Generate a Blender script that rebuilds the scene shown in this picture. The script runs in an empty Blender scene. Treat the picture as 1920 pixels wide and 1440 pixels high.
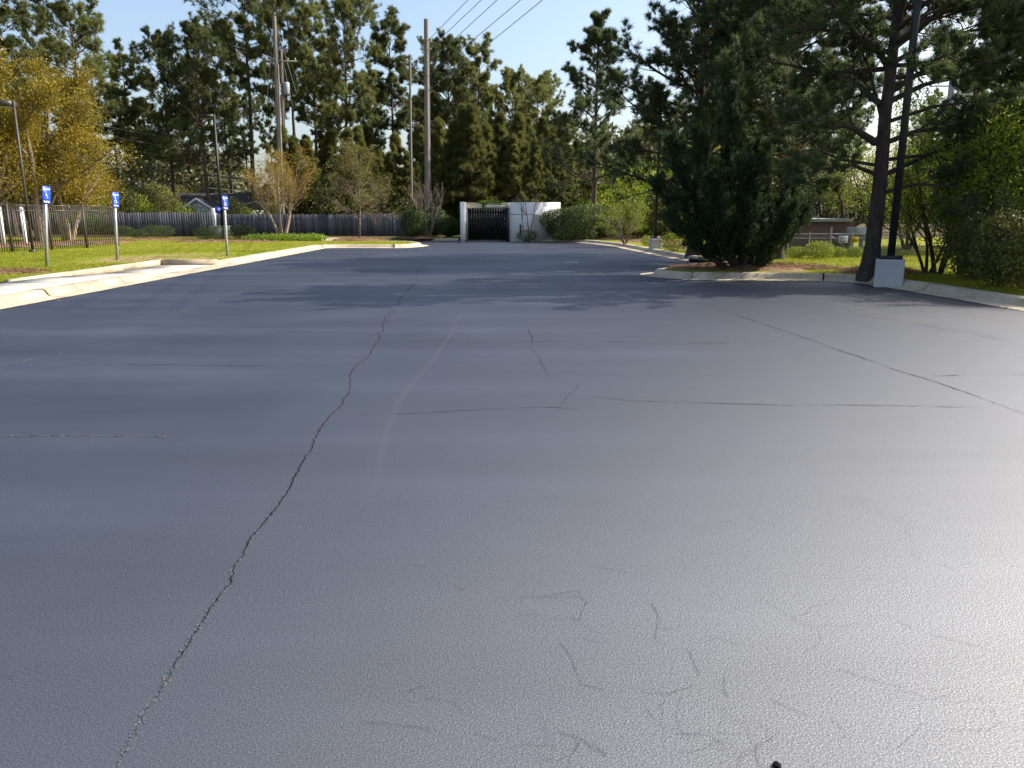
import bpy, bmesh, math, random
import numpy as np
from mathutils import Vector, Matrix

R = math.radians
scene = bpy.context.scene
COL = scene.collection

# ------------------------------------------------------------------ camera, sky, sun, exposure
CAM_H, FPX, PITCH = 1.55, 1450.0, math.atan(320 / 1450.0)
cam = bpy.data.cameras.new('camera')
cam.sensor_fit = 'HORIZONTAL'; cam.sensor_width = 36.0
cam.lens = FPX / 1920.0 * 36.0
cam.clip_start = 0.05; cam.clip_end = 6000
camo = bpy.data.objects.new('camera', cam); COL.objects.link(camo)
camo.location = (0, 0, CAM_H); camo.rotation_euler = (R(90) - PITCH, 0, 0)
scene.camera = camo

SUN_AZ, SUN_EL = R(76), R(39)          # azimuth clockwise from +Y (towards +X)
world = bpy.data.worlds.new('World'); scene.world = world; world.use_nodes = True
wn = world.node_tree.nodes; wl = world.node_tree.links
sky = wn.new('ShaderNodeTexSky'); sky.sky_type = 'NISHITA'; sky.sun_disc = False
sky.sun_elevation = SUN_EL; sky.sun_rotation = SUN_AZ
sky.altitude = 0; sky.air_density = 1.0; sky.dust_density = 3.0; sky.ozone_density = 1.1
bg = wn['Background']; bg.inputs['Strength'].default_value = 0.135
wl.new(sky.outputs['Color'], bg.inputs['Color'])

sun = bpy.data.lights.new('sun', 'SUN'); sun.energy = 5.0; sun.angle = R(0.53); sun.color = (1.0, 0.93, 0.82)
suno = bpy.data.objects.new('sun', sun); COL.objects.link(suno)
sd = Vector((math.sin(SUN_AZ) * math.cos(SUN_EL), math.cos(SUN_AZ) * math.cos(SUN_EL), math.sin(SUN_EL)))
suno.rotation_euler = (-sd).to_track_quat('-Z', 'Y').to_euler()
suno.location = (30, 10, 30)

scene.view_settings.view_transform = 'Standard'; scene.view_settings.look = 'None'
scene.view_settings.gamma = 1.0; scene.view_settings.exposure = 0.88
scene.cycles.use_denoising = True
scene.cycles.max_bounces = 6; scene.cycles.diffuse_bounces = 4; scene.cycles.glossy_bounces = 2
scene.cycles.transmission_bounces = 4; scene.cycles.transparent_max_bounces = 6
scene.cycles.sample_clamp_indirect = 4.0

# ------------------------------------------------------------------ helpers
def G(px, py, z=0.0):
    """ground point (at height z) seen at a photograph pixel"""
    a = (px - 960) / FPX; b = (720 - py) / FPX
    dy = math.cos(PITCH) + b * math.sin(PITCH); dz = b * math.cos(PITCH) - math.sin(PITCH)
    t = (z - CAM_H) / dz
    return Vector((a * t, dy * t, z))
def P(px, py, Y):
    """point at forward distance Y seen at a photograph pixel"""
    a = (px - 960) / FPX; b = (720 - py) / FPX
    dy = math.cos(PITCH) + b * math.sin(PITCH); dz = b * math.cos(PITCH) - math.sin(PITCH)
    t = Y / dy
    return Vector((a * t, Y, CAM_H + dz * t))

def new_mat(name):
    m = bpy.data.materials.new(name); m.use_nodes = True
    return m, m.node_tree.nodes, m.node_tree.links, m.node_tree.nodes['Principled BSDF']
def ramp(n, l, fac, stops):
    r = n.new('ShaderNodeValToRGB'); e = r.color_ramp.elements
    e[0].position, e[0].color = stops[0][0], (*stops[0][1], 1)
    e[1].position, e[1].color = stops[-1][0], (*stops[-1][1], 1)
    for p, c in stops[1:-1]:
        k = e.new(p); k.color = (*c, 1)
    l.new(fac, r.inputs[0]); return r.outputs[0]
def noise(n, l, scale, detail=4, rough=0.55, coord='Object', stretch=None, dist=0.0):
    t = n.new('ShaderNodeTexCoord'); no = n.new('ShaderNodeTexNoise')
    no.inputs['Scale'].default_value = scale; no.inputs['Detail'].default_value = detail
    no.inputs['Roughness'].default_value = rough; no.inputs['Distortion'].default_value = dist
    if stretch:
        mp = n.new('ShaderNodeMapping'); mp.inputs['Scale'].default_value = stretch
        l.new(t.outputs[coord], mp.inputs['Vector']); l.new(mp.outputs[0], no.inputs['Vector'])
    else:
        l.new(t.outputs[coord], no.inputs['Vector'])
    return no.outputs['Fac']
def math_n(n, l, op, a, b):
    m = n.new('ShaderNodeMath'); m.operation = op
    for i, v in enumerate((a, b)):
        if isinstance(v, (int, float)): m.inputs[i].default_value = v
        else: l.new(v, m.inputs[i])
    return m.outputs[0]
def bump(n, l, b, h, strength, dist=0.01):
    k = n.new('ShaderNodeBump'); k.inputs['Strength'].default_value = strength
    k.inputs['Distance'].default_value = dist
    l.new(h, k.inputs['Height']); l.new(k.outputs[0], b.inputs['Normal'])
def simple(name, c1, c2, scale=3, rough=0.7, metal=0.0, bstr=0.2, bscale=40, spec=0.5, stretch=None):
    m, n, l, b = new_mat(name)
    l.new(ramp(n, l, noise(n, l, scale, 5, stretch=stretch), [(0.3, c1), (0.7, c2)]), b.inputs['Base Color'])
    b.inputs['Roughness'].default_value = rough; b.inputs['Metallic'].default_value = metal
    b.inputs['Specular IOR Level'].default_value = spec
    if bstr: bump(n, l, b, noise(n, l, bscale, 4, stretch=stretch), bstr, 0.01)
    return m
def foliage(name, dark, mid, light, trans=0.4, rough=0.55, spec=0.3, var=0.25):
    m, n, l, b = new_mat(name)
    g = n.new('ShaderNodeNewGeometry'); oi = n.new('ShaderNodeObjectInfo')
    big = noise(n, l, 0.5, 2)
    f = math_n(n, l, 'MULTIPLY', g.outputs['Random Per Island'], 0.55)
    f = math_n(n, l, 'ADD', f, math_n(n, l, 'MULTIPLY', big, 0.55))
    f = math_n(n, l, 'ADD', f, math_n(n, l, 'MULTIPLY', math_n(n, l, 'SUBTRACT', oi.outputs['Random'], 0.5), var))
    c = ramp(n, l, f, [(0.2, dark), (0.55, mid), (0.9, light)])
    l.new(c, b.inputs['Base Color']); b.inputs['Roughness'].default_value = rough
    b.inputs['Specular IOR Level'].default_value = spec
    tr = n.new('ShaderNodeBsdfTranslucent'); l.new(c, tr.inputs['Color'])
    mx = n.new('ShaderNodeMixShader'); mx.inputs[0].default_value = trans
    l.new(b.outputs[0], mx.inputs[1]); l.new(tr.outputs[0], mx.inputs[2])
    l.new(mx.outputs[0], n['Material Output'].inputs['Surface'])
    return m

class MB:
    """collects verts and faces (numpy blocks) for one mesh"""
    def __init__(s): s.V = []; s.F = []; s.n = 0
    def add(s, V, F):
        V = np.asarray(V, float).reshape(-1, 3); F = np.asarray(F, int)
        s.V.append(V); s.F.append(F + s.n); s.n += len(V); return s
    def box(s, lo, hi, rot=None, at=None):
        lo = np.array(lo, float); hi = np.array(hi, float)
        v = np.array([[(lo, hi)[i][0], (lo, hi)[j][1], (lo, hi)[k][2]] for i in (0, 1) for j in (0, 1) for k in (0, 1)])
        if rot is not None: v = v @ np.array(rot.to_3x3()).T
        if at is not None: v = v + np.array(at)
        return s.add(v, [[0, 1, 3, 2], [4, 6, 7, 5], [0, 4, 5, 1], [2, 3, 7, 6], [0, 2, 6, 4], [1, 5, 7, 3]])
    def tube(s, pts, rad, sides=8, cap=True):
        pts = np.array([tuple(p) for p in pts], float)
        rad = np.full(len(pts), rad, float) if np.isscalar(rad) else np.array(rad, float)
        V, F = tubes_np(pts[None], rad[None], sides)
        s.add(V, F)
        if cap:
            k = len(pts)
            for ring, ctr in ((0, pts[0]), (k - 1, pts[-1])):
                r = V[ring * sides:(ring + 1) * sides]
                s.add(np.vstack([r, ctr]), [[i, (i + 1) % sides, sides] if ring else [(i + 1) % sides, i, sides] for i in range(sides)])
        return s
    def lathe(s, prof, seg=16, at=(0, 0, 0)):
        a = np.linspace(0, 2 * np.pi, seg, endpoint=False)
        V = np.concatenate([np.c_[np.cos(a) * r, np.sin(a) * r, np.full(seg, z)] for r, z in prof]) + np.array(at)
        F = [[k * seg + i, k * seg + (i + 1) % seg, (k + 1) * seg + (i + 1) % seg, (k + 1) * seg + i] for k in range(len(prof) - 1) for i in range(seg)]
        return s.add(V, F)
    def prism(s, poly, z0, z1):
        """extrude an xy polygon (CCW) from z0 to z1"""
        n = len(poly)
        V = [(x, y, z0) for x, y in poly] + [(x, y, z1) for x, y in poly]
        s.add(V, [[i, (i + 1) % n, (i + 1) % n + n, i + n] for i in range(n)])
        bm_faces = [list(range(n, 2 * n)), list(range(n - 1, -1, -1))]
        s.ng = getattr(s, 'ng', []) + [[q + s.n - 2 * n for q in f] for f in bm_faces]
        return s
    def mesh(s, name, mat, smooth=False):
        me = bpy.data.meshes.new(name)
        V = np.concatenate(s.V) if s.V else np.zeros((0, 3))
        loops = []; tot = []
        for F in s.F:
            if len(F) == 0: continue
            loops.append(F.reshape(-1)); tot.append(np.full(len(F), F.shape[1]))
        for f in getattr(s, 'ng', []):
            loops.append(np.array(f)); tot.append(np.array([len(f)]))
        loops = np.concatenate(loops); tot = np.concatenate(tot)
        me.vertices.add(len(V)); me.vertices.foreach_set('co', V.astype(np.float32).ravel())
        me.loops.add(len(loops)); me.loops.foreach_set('vertex_index', loops.astype(np.int32))
        me.polygons.add(len(tot)); st = np.concatenate([[0], np.cumsum(tot)[:-1]])
        me.polygons.foreach_set('loop_start', st.astype(np.int32)); me.polygons.foreach_set('loop_total', tot.astype(np.int32))
        if smooth: me.polygons.foreach_set('use_smooth', np.ones(len(tot), bool))
        me.update(calc_edges=True); me.validate()
        me.materials.append(mat)
        return me

def tubes_np(P_, R_, sides):
    N, K, _ = P_.shape
    T = np.gradient(P_, axis=1); T /= np.linalg.norm(T, axis=2, keepdims=True) + 1e-9
    t0 = T[:, 0]
    ref = np.where(np.abs(t0[:, 2:3]) < 0.9, np.array([[0, 0, 1.0]]), np.array([[1.0, 0, 0]]))
    ref = np.repeat(ref[:, None], K, 1)
    A = np.cross(T, ref); A /= np.linalg.norm(A, axis=2, keepdims=True) + 1e-9
    B = np.cross(T, A)
    a = np.linspace(0, 2 * np.pi, sides, endpoint=False)
    V = P_[:, :, None] + R_[:, :, None, None] * (np.cos(a)[None, None, :, None] * A[:, :, None] + np.sin(a)[None, None, :, None] * B[:, :, None])
    V = V.reshape(-1, 3)
    i = np.arange(sides); j = (i + 1) % sides
    k = np.arange(K - 1)[:, None] * sides
    f = np.stack([k + i, k + j, k + sides + j, k + sides + i], -1).reshape(-1, 4)
    F = (np.arange(N)[:, None, None] * (K * sides) + f[None]).reshape(-1, 4)
    return V, F

def link(name, me, parent=None, loc=None, rotz=0, scale=1):
    o = bpy.data.objects.new(name, me); COL.objects.link(o)
    if parent is not None: o.parent = parent
    if loc is not None: o.location = loc
    if rotz: o.rotation_euler = (0, 0, rotz)
    if scale != 1: o.scale = (scale,) * 3 if np.isscalar(scale) else scale
    return o
def tag(o, label, cat, group=None, kind=None):
    if label: o['label'] = label
    if cat: o['category'] = cat
    if group: o['group'] = group
    if kind: o['kind'] = kind
    return o
def thing(name, label, cat, loc=(0, 0, 0), rotz=0, group=None, scale=1):
    o = link(name, None, None, loc, rotz, scale); o.empty_display_size = 0.2
    return tag(o, label, cat, group)
def struct(name, me, parent=None, kind='structure'):
    o = link(name, me, parent); o['kind'] = kind; return o

# ------------------------------------------------------------------ materials
def asphalt_mat():
    m, n, l, b = new_mat('sealed_asphalt')
    fine = noise(n, l, 115, 6, 0.78)
    streak = noise(n, l, 1.0, 5, 0.6, stretch=(0.10, 0.9, 1))
    blot = noise(n, l, 0.32, 4, 0.55, dist=0.6)
    v = math_n(n, l, 'ADD', math_n(n, l, 'MULTIPLY', streak, 0.55), math_n(n, l, 'MULTIPLY', blot, 0.45))
    col = ramp(n, l, v, [(0.34, (0.0190, 0.0210, 0.0280)), (0.52, (0.0310, 0.0340, 0.0435)), (0.68, (0.0500, 0.0530, 0.0630))])
    # pale grit grains and their sun sparkle, both painted into the colour
    spk = ramp(n, l, noise(n, l, 120, 2, 0.6), [(0.66, (0, 0, 0)), (0.76, (1, 1, 1))])
    mix = n.new('ShaderNodeMix'); mix.data_type = 'RGBA'
    l.new(math_n(n, l, 'MULTIPLY', spk, 0.45), mix.inputs[0]); l.new(col, mix.inputs[6]); mix.inputs[7].default_value = (0.20, 0.20, 0.21, 1)
    # matt body plus the broad sheen of sealer-coated grit (steep facets, so a Beckmann lobe)
    n.remove(b)
    df = n.new('ShaderNodeBsdfDiffuse'); l.new(mix.outputs[2], df.inputs['Color'])
    gl = n.new('ShaderNodeBsdfAnisotropic'); gl.distribution = 'BECKMANN'
    gl.inputs['Color'].default_value = (0.93, 0.96, 1.0, 1)
    rr = math_n(n, l, 'SUBTRACT', 0.785, math_n(n, l, 'MULTIPLY', v, 0.2))
    l.new(rr, gl.inputs['Roughness'])
    fr = n.new('ShaderNodeFresnel'); fr.inputs['IOR'].default_value = 2
    grit = ramp(n, l, noise(n, l, 150, 4, 0.75), [(0.34, (0.42,) * 3), (0.5, (0.95,) * 3), (0.66, (1.75,) * 3)])
    fac = math_n(n, l, 'MULTIPLY', math_n(n, l, 'MINIMUM', fr.outputs[0], 0.17), math_n(n, l, 'ADD', 0.55, math_n(n, l, 'MULTIPLY', v, 0.9)))
    fac = math_n(n, l, 'MULTIPLY', fac, grit)
    mx = n.new('ShaderNodeMixShader'); l.new(fac, mx.inputs[0]); l.new(df.outputs[0], mx.inputs[1]); l.new(gl.outputs[0], mx.inputs[2])
    l.new(mx.outputs[0], n['Material Output'].inputs['Surface'])
    vo = n.new('ShaderNodeTexVoronoi'); vo.inputs['Scale'].default_value = 190
    tc = n.new('ShaderNodeTexCoord'); l.new(tc.outputs['Object'], vo.inputs['Vector'])
    h = math_n(n, l, 'ADD', fine, math_n(n, l, 'MULTIPLY', vo.outputs['Distance'], 0.45))
    k = n.new('ShaderNodeBump'); k.inputs['Strength'].default_value = 0.26; k.inputs['Distance'].default_value = 0.0075
    l.new(h, k.inputs['Height'])
    for q in (df, gl): l.new(k.outputs[0], q.inputs['Normal'])
    return m
M = {}
M['asphalt'] = asphalt_mat()
M['tar'] = simple('crack_shadow', (0.006, 0.006, 0.008), (0.016, 0.016, 0.02), 20, 0.9, spec=0.1)  # near-black: shade painted for crack and drain depths, plus black print and crumb
M['lip'] = simple('crack_lip', (0.04, 0.042, 0.05), (0.12, 0.12, 0.13), 60, 0.5, bstr=0.6, bscale=120, spec=0.6)  # raised crack edges, coloured paler than the asphalt for their sunlit glints
def concrete_mat(name, a, b_, c):
    m, n, l, b = new_mat(name)
    f = math_n(n, l, 'ADD', math_n(n, l, 'MULTIPLY', noise(n, l, 1.3, 6, 0.65), 0.6), math_n(n, l, 'MULTIPLY', noise(n, l, 14, 5, 0.7), 0.4))
    l.new(ramp(n, l, f, [(0.3, a), (0.5, b_), (0.68, c)]), b.inputs['Base Color'])
    b.inputs['Roughness'].default_value = 0.85
    bump(n, l, b, noise(n, l, 90, 4), 0.25, 0.006)
    return m
M['kerb'] = concrete_mat('kerb_concrete', (0.17, 0.13, 0.09), (0.43, 0.355, 0.25), (0.52, 0.45, 0.34))
M['walk'] = concrete_mat('sidewalk_concrete', (0.37, 0.34, 0.29), (0.46, 0.43, 0.37), (0.52, 0.49, 0.43))
M['block'] = concrete_mat('painted_concrete', (0.30, 0.29, 0.28), (0.42, 0.41, 0.395), (0.47, 0.46, 0.44))
M['stucco'] = concrete_mat('white_stucco', (0.66, 0.65, 0.63), (0.74, 0.73, 0.71), (0.78, 0.77, 0.75))
M['blackmetal'] = simple('black_metal', (0.010, 0.010, 0.011), (0.022, 0.021, 0.02), 6, 0.5, bstr=0.05)
M['bronze'] = simple('bronze_fence_paint', (0.030, 0.025, 0.020), (0.055, 0.045, 0.035), 6, 0.5, bstr=0.05)
M['galv'] = simple('galvanised_post', (0.33, 0.33, 0.33), (0.46, 0.46, 0.45), 9, 0.45, 0.4, 0.1)
M['bluesign'] = simple('blue_sign_face', (0.008, 0.06, 0.50), (0.012, 0.08, 0.60), 4, 0.35, bstr=0)
M['whitesign'] = simple('white_sign_print', (0.80, 0.80, 0.80), (0.85, 0.85, 0.85), 4, 0.4, bstr=0)
M['yellow'] = simple('yellow_sign_face', (0.75, 0.50, 0.01), (0.80, 0.55, 0.02), 4, 0.45, bstr=0)
M['fencewood'] = None
def board_mat():
    m, n, l, b = new_mat('weathered_fence_board')
    oi = n.new('ShaderNodeObjectInfo')
    g = noise(n, l, 3.0, 6, 0.65, stretch=(14, 14, 1.2))
    f = math_n(n, l, 'ADD', math_n(n, l, 'MULTIPLY', g, 0.65), math_n(n, l, 'MULTIPLY', oi.outputs['Random'], 0.35))
    l.new(ramp(n, l, f, [(0.25, (0.048, 0.050, 0.063)), (0.5, (0.098, 0.10, 0.12)), (0.75, (0.17, 0.17, 0.185))]), b.inputs['Base Color'])
    b.inputs['Roughness'].default_value = 0.85
    bump(n, l, b, g, 0.4, 0.01); return m
M['fencewood'] = board_mat()
M['gateboard'] = simple('dark_gate_board', (0.005, 0.004, 0.005), (0.014, 0.011, 0.010), 3, 0.75, bstr=0.3, stretch=(8, 8, 1))
M['headerwood'] = simple('cream_header_paint', (0.50, 0.42, 0.28), (0.62, 0.54, 0.38), 3, 0.7, stretch=(1, 8, 8))
M['whitepaint'] = simple('white_paint', (0.72, 0.72, 0.71), (0.82, 0.82, 0.81), 5, 0.55, bstr=0.1)
M['shingle'] = simple('dark_roof_shingle', (0.022, 0.021, 0.022), (0.07, 0.066, 0.066), 7, 0.95, bstr=0.4, bscale=30, spec=0.1)
M['pole'] = simple('weathered_pole_wood', (0.12, 0.10, 0.082), (0.27, 0.235, 0.20), 3, 0.9, bstr=0.5, stretch=(9, 9, 0.6))
M['bark'] = simple('pine_bark', (0.035, 0.024, 0.018), (0.125, 0.085, 0.062), 5, 0.95, bstr=1.0, bscale=14, stretch=(3, 3, 0.8))
M['barkdark'] = simple('dark_pine_bark', (0.022, 0.016, 0.013), (0.075, 0.052, 0.040), 5, 0.95, bstr=1.0, bscale=14, stretch=(3, 3, 0.8))
M['smooth'] = simple('smooth_pale_bark', (0.20, 0.155, 0.11), (0.36, 0.29, 0.21), 6, 0.8, bstr=0.3, stretch=(4, 4, 1))
M['twig'] = simple('grey_twig', (0.10, 0.075, 0.055), (0.22, 0.175, 0.125), 5, 0.85, bstr=0.2)
M['wire'] = simple('power_line_metal', (0.10, 0.10, 0.11), (0.16, 0.16, 0.17), 5, 0.5, bstr=0)
M['steel'] = simple('weathered_steel', (0.25, 0.26, 0.27), (0.34, 0.35, 0.36), 3, 0.5, 0.2, 0.1)
M['cabinet'] = simple('cabinet_paint', (0.42, 0.43, 0.36), (0.50, 0.51, 0.43), 3, 0.5, bstr=0.05)
M['straw'] = simple('pine_straw', (0.11, 0.060, 0.032), (0.28, 0.165, 0.09), 25, 0.95, bstr=1.0, bscale=60)
M['strawblade'] = foliage('pine_straw_needle', (0.10, 0.055, 0.028), (0.23, 0.13, 0.065), (0.36, 0.23, 0.13), 0.1, 0.7)
def brick_mat():
    m, n, l, b = new_mat('brown_brick')
    tc = n.new('ShaderNodeTexCoord'); mp = n.new('ShaderNodeMapping'); mp.inputs['Rotation'].default_value = (R(90), 0, 0)
    br = n.new('ShaderNodeTexBrick'); l.new(tc.outputs['Object'], mp.inputs[0]); l.new(mp.outputs[0], br.inputs['Vector'])
    br.inputs['Color1'].default_value = (0.24, 0.125, 0.085, 1); br.inputs['Color2'].default_value = (0.17, 0.085, 0.06, 1)
    br.inputs['Mortar'].default_value = (0.30, 0.26, 0.22, 1); br.inputs['Scale'].default_value = 4.5; br.inputs['Mortar Size'].default_value = 0.012
    l.new(br.outputs['Color'], b.inputs['Base Color']); b.inputs['Roughness'].default_value = 0.9
    return m
M['brick'] = brick_mat()
def lawn_mat():
    m, n, l, b = new_mat('lawn_turf')
    f = math_n(n, l, 'ADD', math_n(n, l, 'MULTIPLY', noise(n, l, 0.35, 4, 0.6), 0.6), math_n(n, l, 'MULTIPLY', noise(n, l, 9, 5, 0.7), 0.4))
    tc0 = n.new('ShaderNodeTexCoord'); mp0 = n.new('ShaderNodeMapping'); mp0.vector_type = 'TEXTURE'
    mp0.inputs['Location'].default_value = (-11.2, 25.6, 0.15); mp0.inputs['Scale'].default_value = (3.0, 4.2, 3.0)
    l.new(tc0.outputs['Object'], mp0.inputs[0]); ln0 = n.new('ShaderNodeVectorMath'); ln0.operation = 'LENGTH'; l.new(mp0.outputs[0], ln0.inputs[0])
    wear = ramp(n, l, math_n(n, l, 'ADD', ln0.outputs['Value'], math_n(n, l, 'MULTIPLY', noise(n, l, 1.2, 4), 0.5)), [(0.75, (1, 1, 1)), (1.25, (0, 0, 0))])
    f = math_n(n, l, 'ADD', f, math_n(n, l, 'MULTIPLY', wear, 0.16))
    gr = ramp(n, l, f, [(0.38, (0.155, 0.185, 0.012)), (0.5, (0.21, 0.235, 0.014)), (0.58, (0.25, 0.25, 0.04)), (0.68, (0.32, 0.25, 0.11))])
    # forest litter behind the fence and the beds
    geo = n.new('ShaderNodeTexCoord'); sp = n.new('ShaderNodeSeparateXYZ'); l.new(geo.outputs['Object'], sp.inputs[0])
    lit = ramp(n, l, noise(n, l, 2.5, 5, 0.7), [(0.3, (0.05, 0.05, 0.018)), (0.55, (0.10, 0.07, 0.035)), (0.75, (0.17, 0.11, 0.06))])
    y = math_n(n, l, 'ADD', sp.outputs['Y'], math_n(n, l, 'MULTIPLY', noise(n, l, 0.5, 3), 4.0))
    k = ramp(n, l, math_n(n, l, 'DIVIDE', y, 100.0), [(0.475, (0, 0, 0)), (0.49, (1, 1, 1))])
    mix = n.new('ShaderNodeMix'); mix.data_type = 'RGBA'
    l.new(k, mix.inputs[0]); l.new(gr, mix.inputs[6]); l.new(lit, mix.inputs[7])
    l.new(mix.outputs[2], b.inputs['Base Color']); b.inputs['Roughness'].default_value = 0.95
    b.inputs['Specular IOR Level'].default_value = 0.1
    bump(n, l, b, noise(n, l, 55, 4, 0.7), 1.0, 0.04)
    return m
M['lawn'] = lawn_mat()
M['blade'] = foliage('grass_blade', (0.145, 0.175, 0.010), (0.215, 0.24, 0.014), (0.32, 0.29, 0.05), 0.35, 0.6, 0.2)
M['litter'] = simple('woodland_floor', (0.05, 0.05, 0.02), (0.14, 0.10, 0.05), 2.0, 0.95, bstr=0.5, spec=0.1)
# foliage
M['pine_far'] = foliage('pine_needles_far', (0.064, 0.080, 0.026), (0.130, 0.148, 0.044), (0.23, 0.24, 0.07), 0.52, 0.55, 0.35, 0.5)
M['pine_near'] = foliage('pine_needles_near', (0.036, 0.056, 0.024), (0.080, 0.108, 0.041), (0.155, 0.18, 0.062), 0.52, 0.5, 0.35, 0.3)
M['pine_young'] = foliage('young_pine_needles', (0.066, 0.076, 0.020), (0.135, 0.142, 0.036), (0.24, 0.23, 0.06), 0.52, 0.6, 0.3, 0.4)
M['juniper'] = foliage('juniper_scale', (0.018, 0.035, 0.016), (0.038, 0.066, 0.026), (0.085, 0.12, 0.042), 0.3, 0.65, 0.2, 0.2)
M['gold'] = foliage('spring_gold_leaf', (0.10, 0.085, 0.010), (0.24, 0.185, 0.016), (0.42, 0.30, 0.025), 0.45, 0.5, 0.35, 0.2)
M['orange'] = foliage('orange_bud_leaf', (0.15, 0.11, 0.018), (0.29, 0.20, 0.03), (0.42, 0.28, 0.05), 0.4, 0.6, 0.3, 0.2)
M['bud'] = foliage('olive_bud_leaf', (0.12, 0.11, 0.02), (0.20, 0.185, 0.035), (0.30, 0.27, 0.05), 0.4, 0.6, 0.3, 0.2)
M['lime'] = foliage('lime_spring_leaf', (0.09, 0.125, 0.012), (0.19, 0.24, 0.022), (0.34, 0.38, 0.04), 0.5, 0.5, 0.3, 0.3)
M['under'] = foliage('understory_leaf', (0.050, 0.060, 0.014), (0.105, 0.115, 0.025), (0.21, 0.20, 0.045), 0.4, 0.55, 0.35, 0.5)
M['shrub'] = foliage('evergreen_shrub_leaf', (0.018, 0.034, 0.010), (0.045, 0.066, 0.018), (0.12, 0.135, 0.04), 0.25, 0.5, 0.25, 0.3)
M['glossy'] = foliage('glossy_hedge_leaf', (0.024, 0.044, 0.012), (0.060, 0.090, 0.024), (0.15, 0.175, 0.055), 0.3, 0.5, 0.25, 0.3)
M['cover'] = foliage('bright_groundcover_leaf', (0.10, 0.16, 0.012), (0.17, 0.26, 0.02), (0.27, 0.36, 0.03), 0.4, 0.5, 0.3, 0.2)
M['deadneedle'] = foliage('rust_dead_needles', (0.16, 0.05, 0.02), (0.30, 0.10, 0.04), (0.42, 0.17, 0.07), 0.3, 0.6, 0.2, 0.1)

# ------------------------------------------------------------------ the ground, lot, kerbs
def smooth_path(pts, r=1.0, step=0.25):
    """round the corners of an open polyline"""
    pts = [np.array((p[0], p[1]), float) for p in pts]
    out = [pts[0]]
    for a, b, c in zip(pts, pts[1:], pts[2:]):
        u = a - b; v = c - b; lu, lv = np.linalg.norm(u), np.linalg.norm(v)
        k = min(r, 0.45 * lu, 0.45 * lv)
        p, q = b + u / lu * k, b + v / lv * k
        for t in np.linspace(0, 1, 7): out.append((1 - t) ** 2 * p + 2 * t * (1 - t) * b + t * t * q)
    out.append(pts[-1])
    res = [out[0]]
    for p in out[1:]:
        d = np.linalg.norm(p - res[-1])
        if d < 0.04: continue
        n = max(1, int(d / step)); s = res[-1]
        for i in range(1, n + 1): res.append(s + (p - s) * i / n)
    return np.array(res)

LEFT = [(-8.55, -14), (-8.4, 12), (-8.4, 35.9), (-4.7, 35.5), (-3.9, 38.0), (-5.0, 41.2), (-10.6, 41.9), (-12.0, 43.6), (-10.8, 45.6), (-3.1, 45.2)]
RIGHT = [(-0.15, 44.4), (3.6, 42.6), (4.75, 38.4), (5.2, 32.0), (5.57, 27.0), (6.3, 23.9), (5.2, 22.3), (3.05, 20.2), (3.9, 18.35), (7.75, 18.1), (8.05, 15.9), (8.3, 12.0), (8.6, -14)]
RAMP0, RAMP1 = 18.6, 23.6           # kerb is dropped between these distances along the left side
pl = smooth_path(LEFT, 0.9); pr = smooth_path(RIGHT, 1.3)
PROF = [(0.0, 0.010), (0.30, 0.028), (0.345, 0.055), (0.39, 0.125), (0.43, 0.148), (0.50, 0.154), (0.60, 0.152), (0.63, 0.142), (0.63, 0.02)]

def normals2d(p):
    t = np.gradient(p, axis=0); t /= np.linalg.norm(t, axis=1, keepdims=True)
    return np.c_[-t[:, 1], t[:, 0]]            # left of travel
def kerb(root, path, rng):
    nn = normals2d(path)
    s = np.concatenate([[0], np.cumsum(np.linalg.norm(np.diff(path, axis=0), axis=1))])
    cut = [0.0]
    while cut[-1] < s[-1] - 1.0: cut.append(cut[-1] + rng.uniform(2.6, 3.3))
    cut[-1] = s[-1]
    for a, b in zip(cut, cut[1:]):
        ss = np.concatenate([[a + 0.012], s[(s > a + 0.06) & (s < b - 0.06)], [b - 0.012]])
        c = np.c_[np.interp(ss, s, path[:, 0]), np.interp(ss, s, path[:, 1])]
        n2 = np.c_[np.interp(ss, s, nn[:, 0]), np.interp(ss, s, nn[:, 1])]
        dz, du = rng.uniform(-0.006, 0.006), rng.uniform(-0.01, 0.01)
        K = len(PROF); V = []
        for q in range(len(ss)):
            low = 1.0
            if c[q, 0] < -8 and c[q, 1] < 30:
                low = 1 - np.clip(min((c[q, 1] - RAMP0) / 0.7, (RAMP1 - c[q, 1]) / 0.05), 0, 1)
            wob = 0.006 * math.sin(ss[q] * 3.1) + 0.004 * math.sin(ss[q] * 7.7)
            for u, z in PROF:
                z2 = 0.012 + (z - 0.012) * low + (0.0 if low > 0.99 else (1 - low) * 0.04 * u)
                V.append((c[q, 0] + n2[q, 0] * (u + du + wob), c[q, 1] + n2[q, 1] * (u + du + wob), z2 + dz * (z > 0.03) if low > .5 else z2))
        F = [[q * K + i, q * K + i + 1, (q + 1) * K + i + 1, (q + 1) * K + i] for q in range(len(ss) - 1) for i in range(K - 1)]
        mb = MB().add(V, F)
        mb.ng = [list(range(K)), [(len(ss) - 1) * K + i for i in range(K - 1, -1, -1)]]
        link('kerb_segment', mb.mesh('kerb_segment', M['kerb'], False), root)
rng = np.random.default_rng(3)

# base ground to the horizon
mb = MB(); mb.add([(-3000, -3000, -0.06), (3000, -3000, -0.06), (3000, 3000, -0.06), (-3000, 3000, -0.06)], [[0, 1, 2, 3]])
struct('ground', mb.mesh('ground', M['litter']))
# asphalt sheet
mb = MB(); mb.add([(-14, -16, 0), (11, -16, 0), (11, 50, 0), (-14, 50, 0)], [[0, 1, 2, 3]])
lot = struct('parking_lot', mb.mesh('parking_lot', M['asphalt']))
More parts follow.
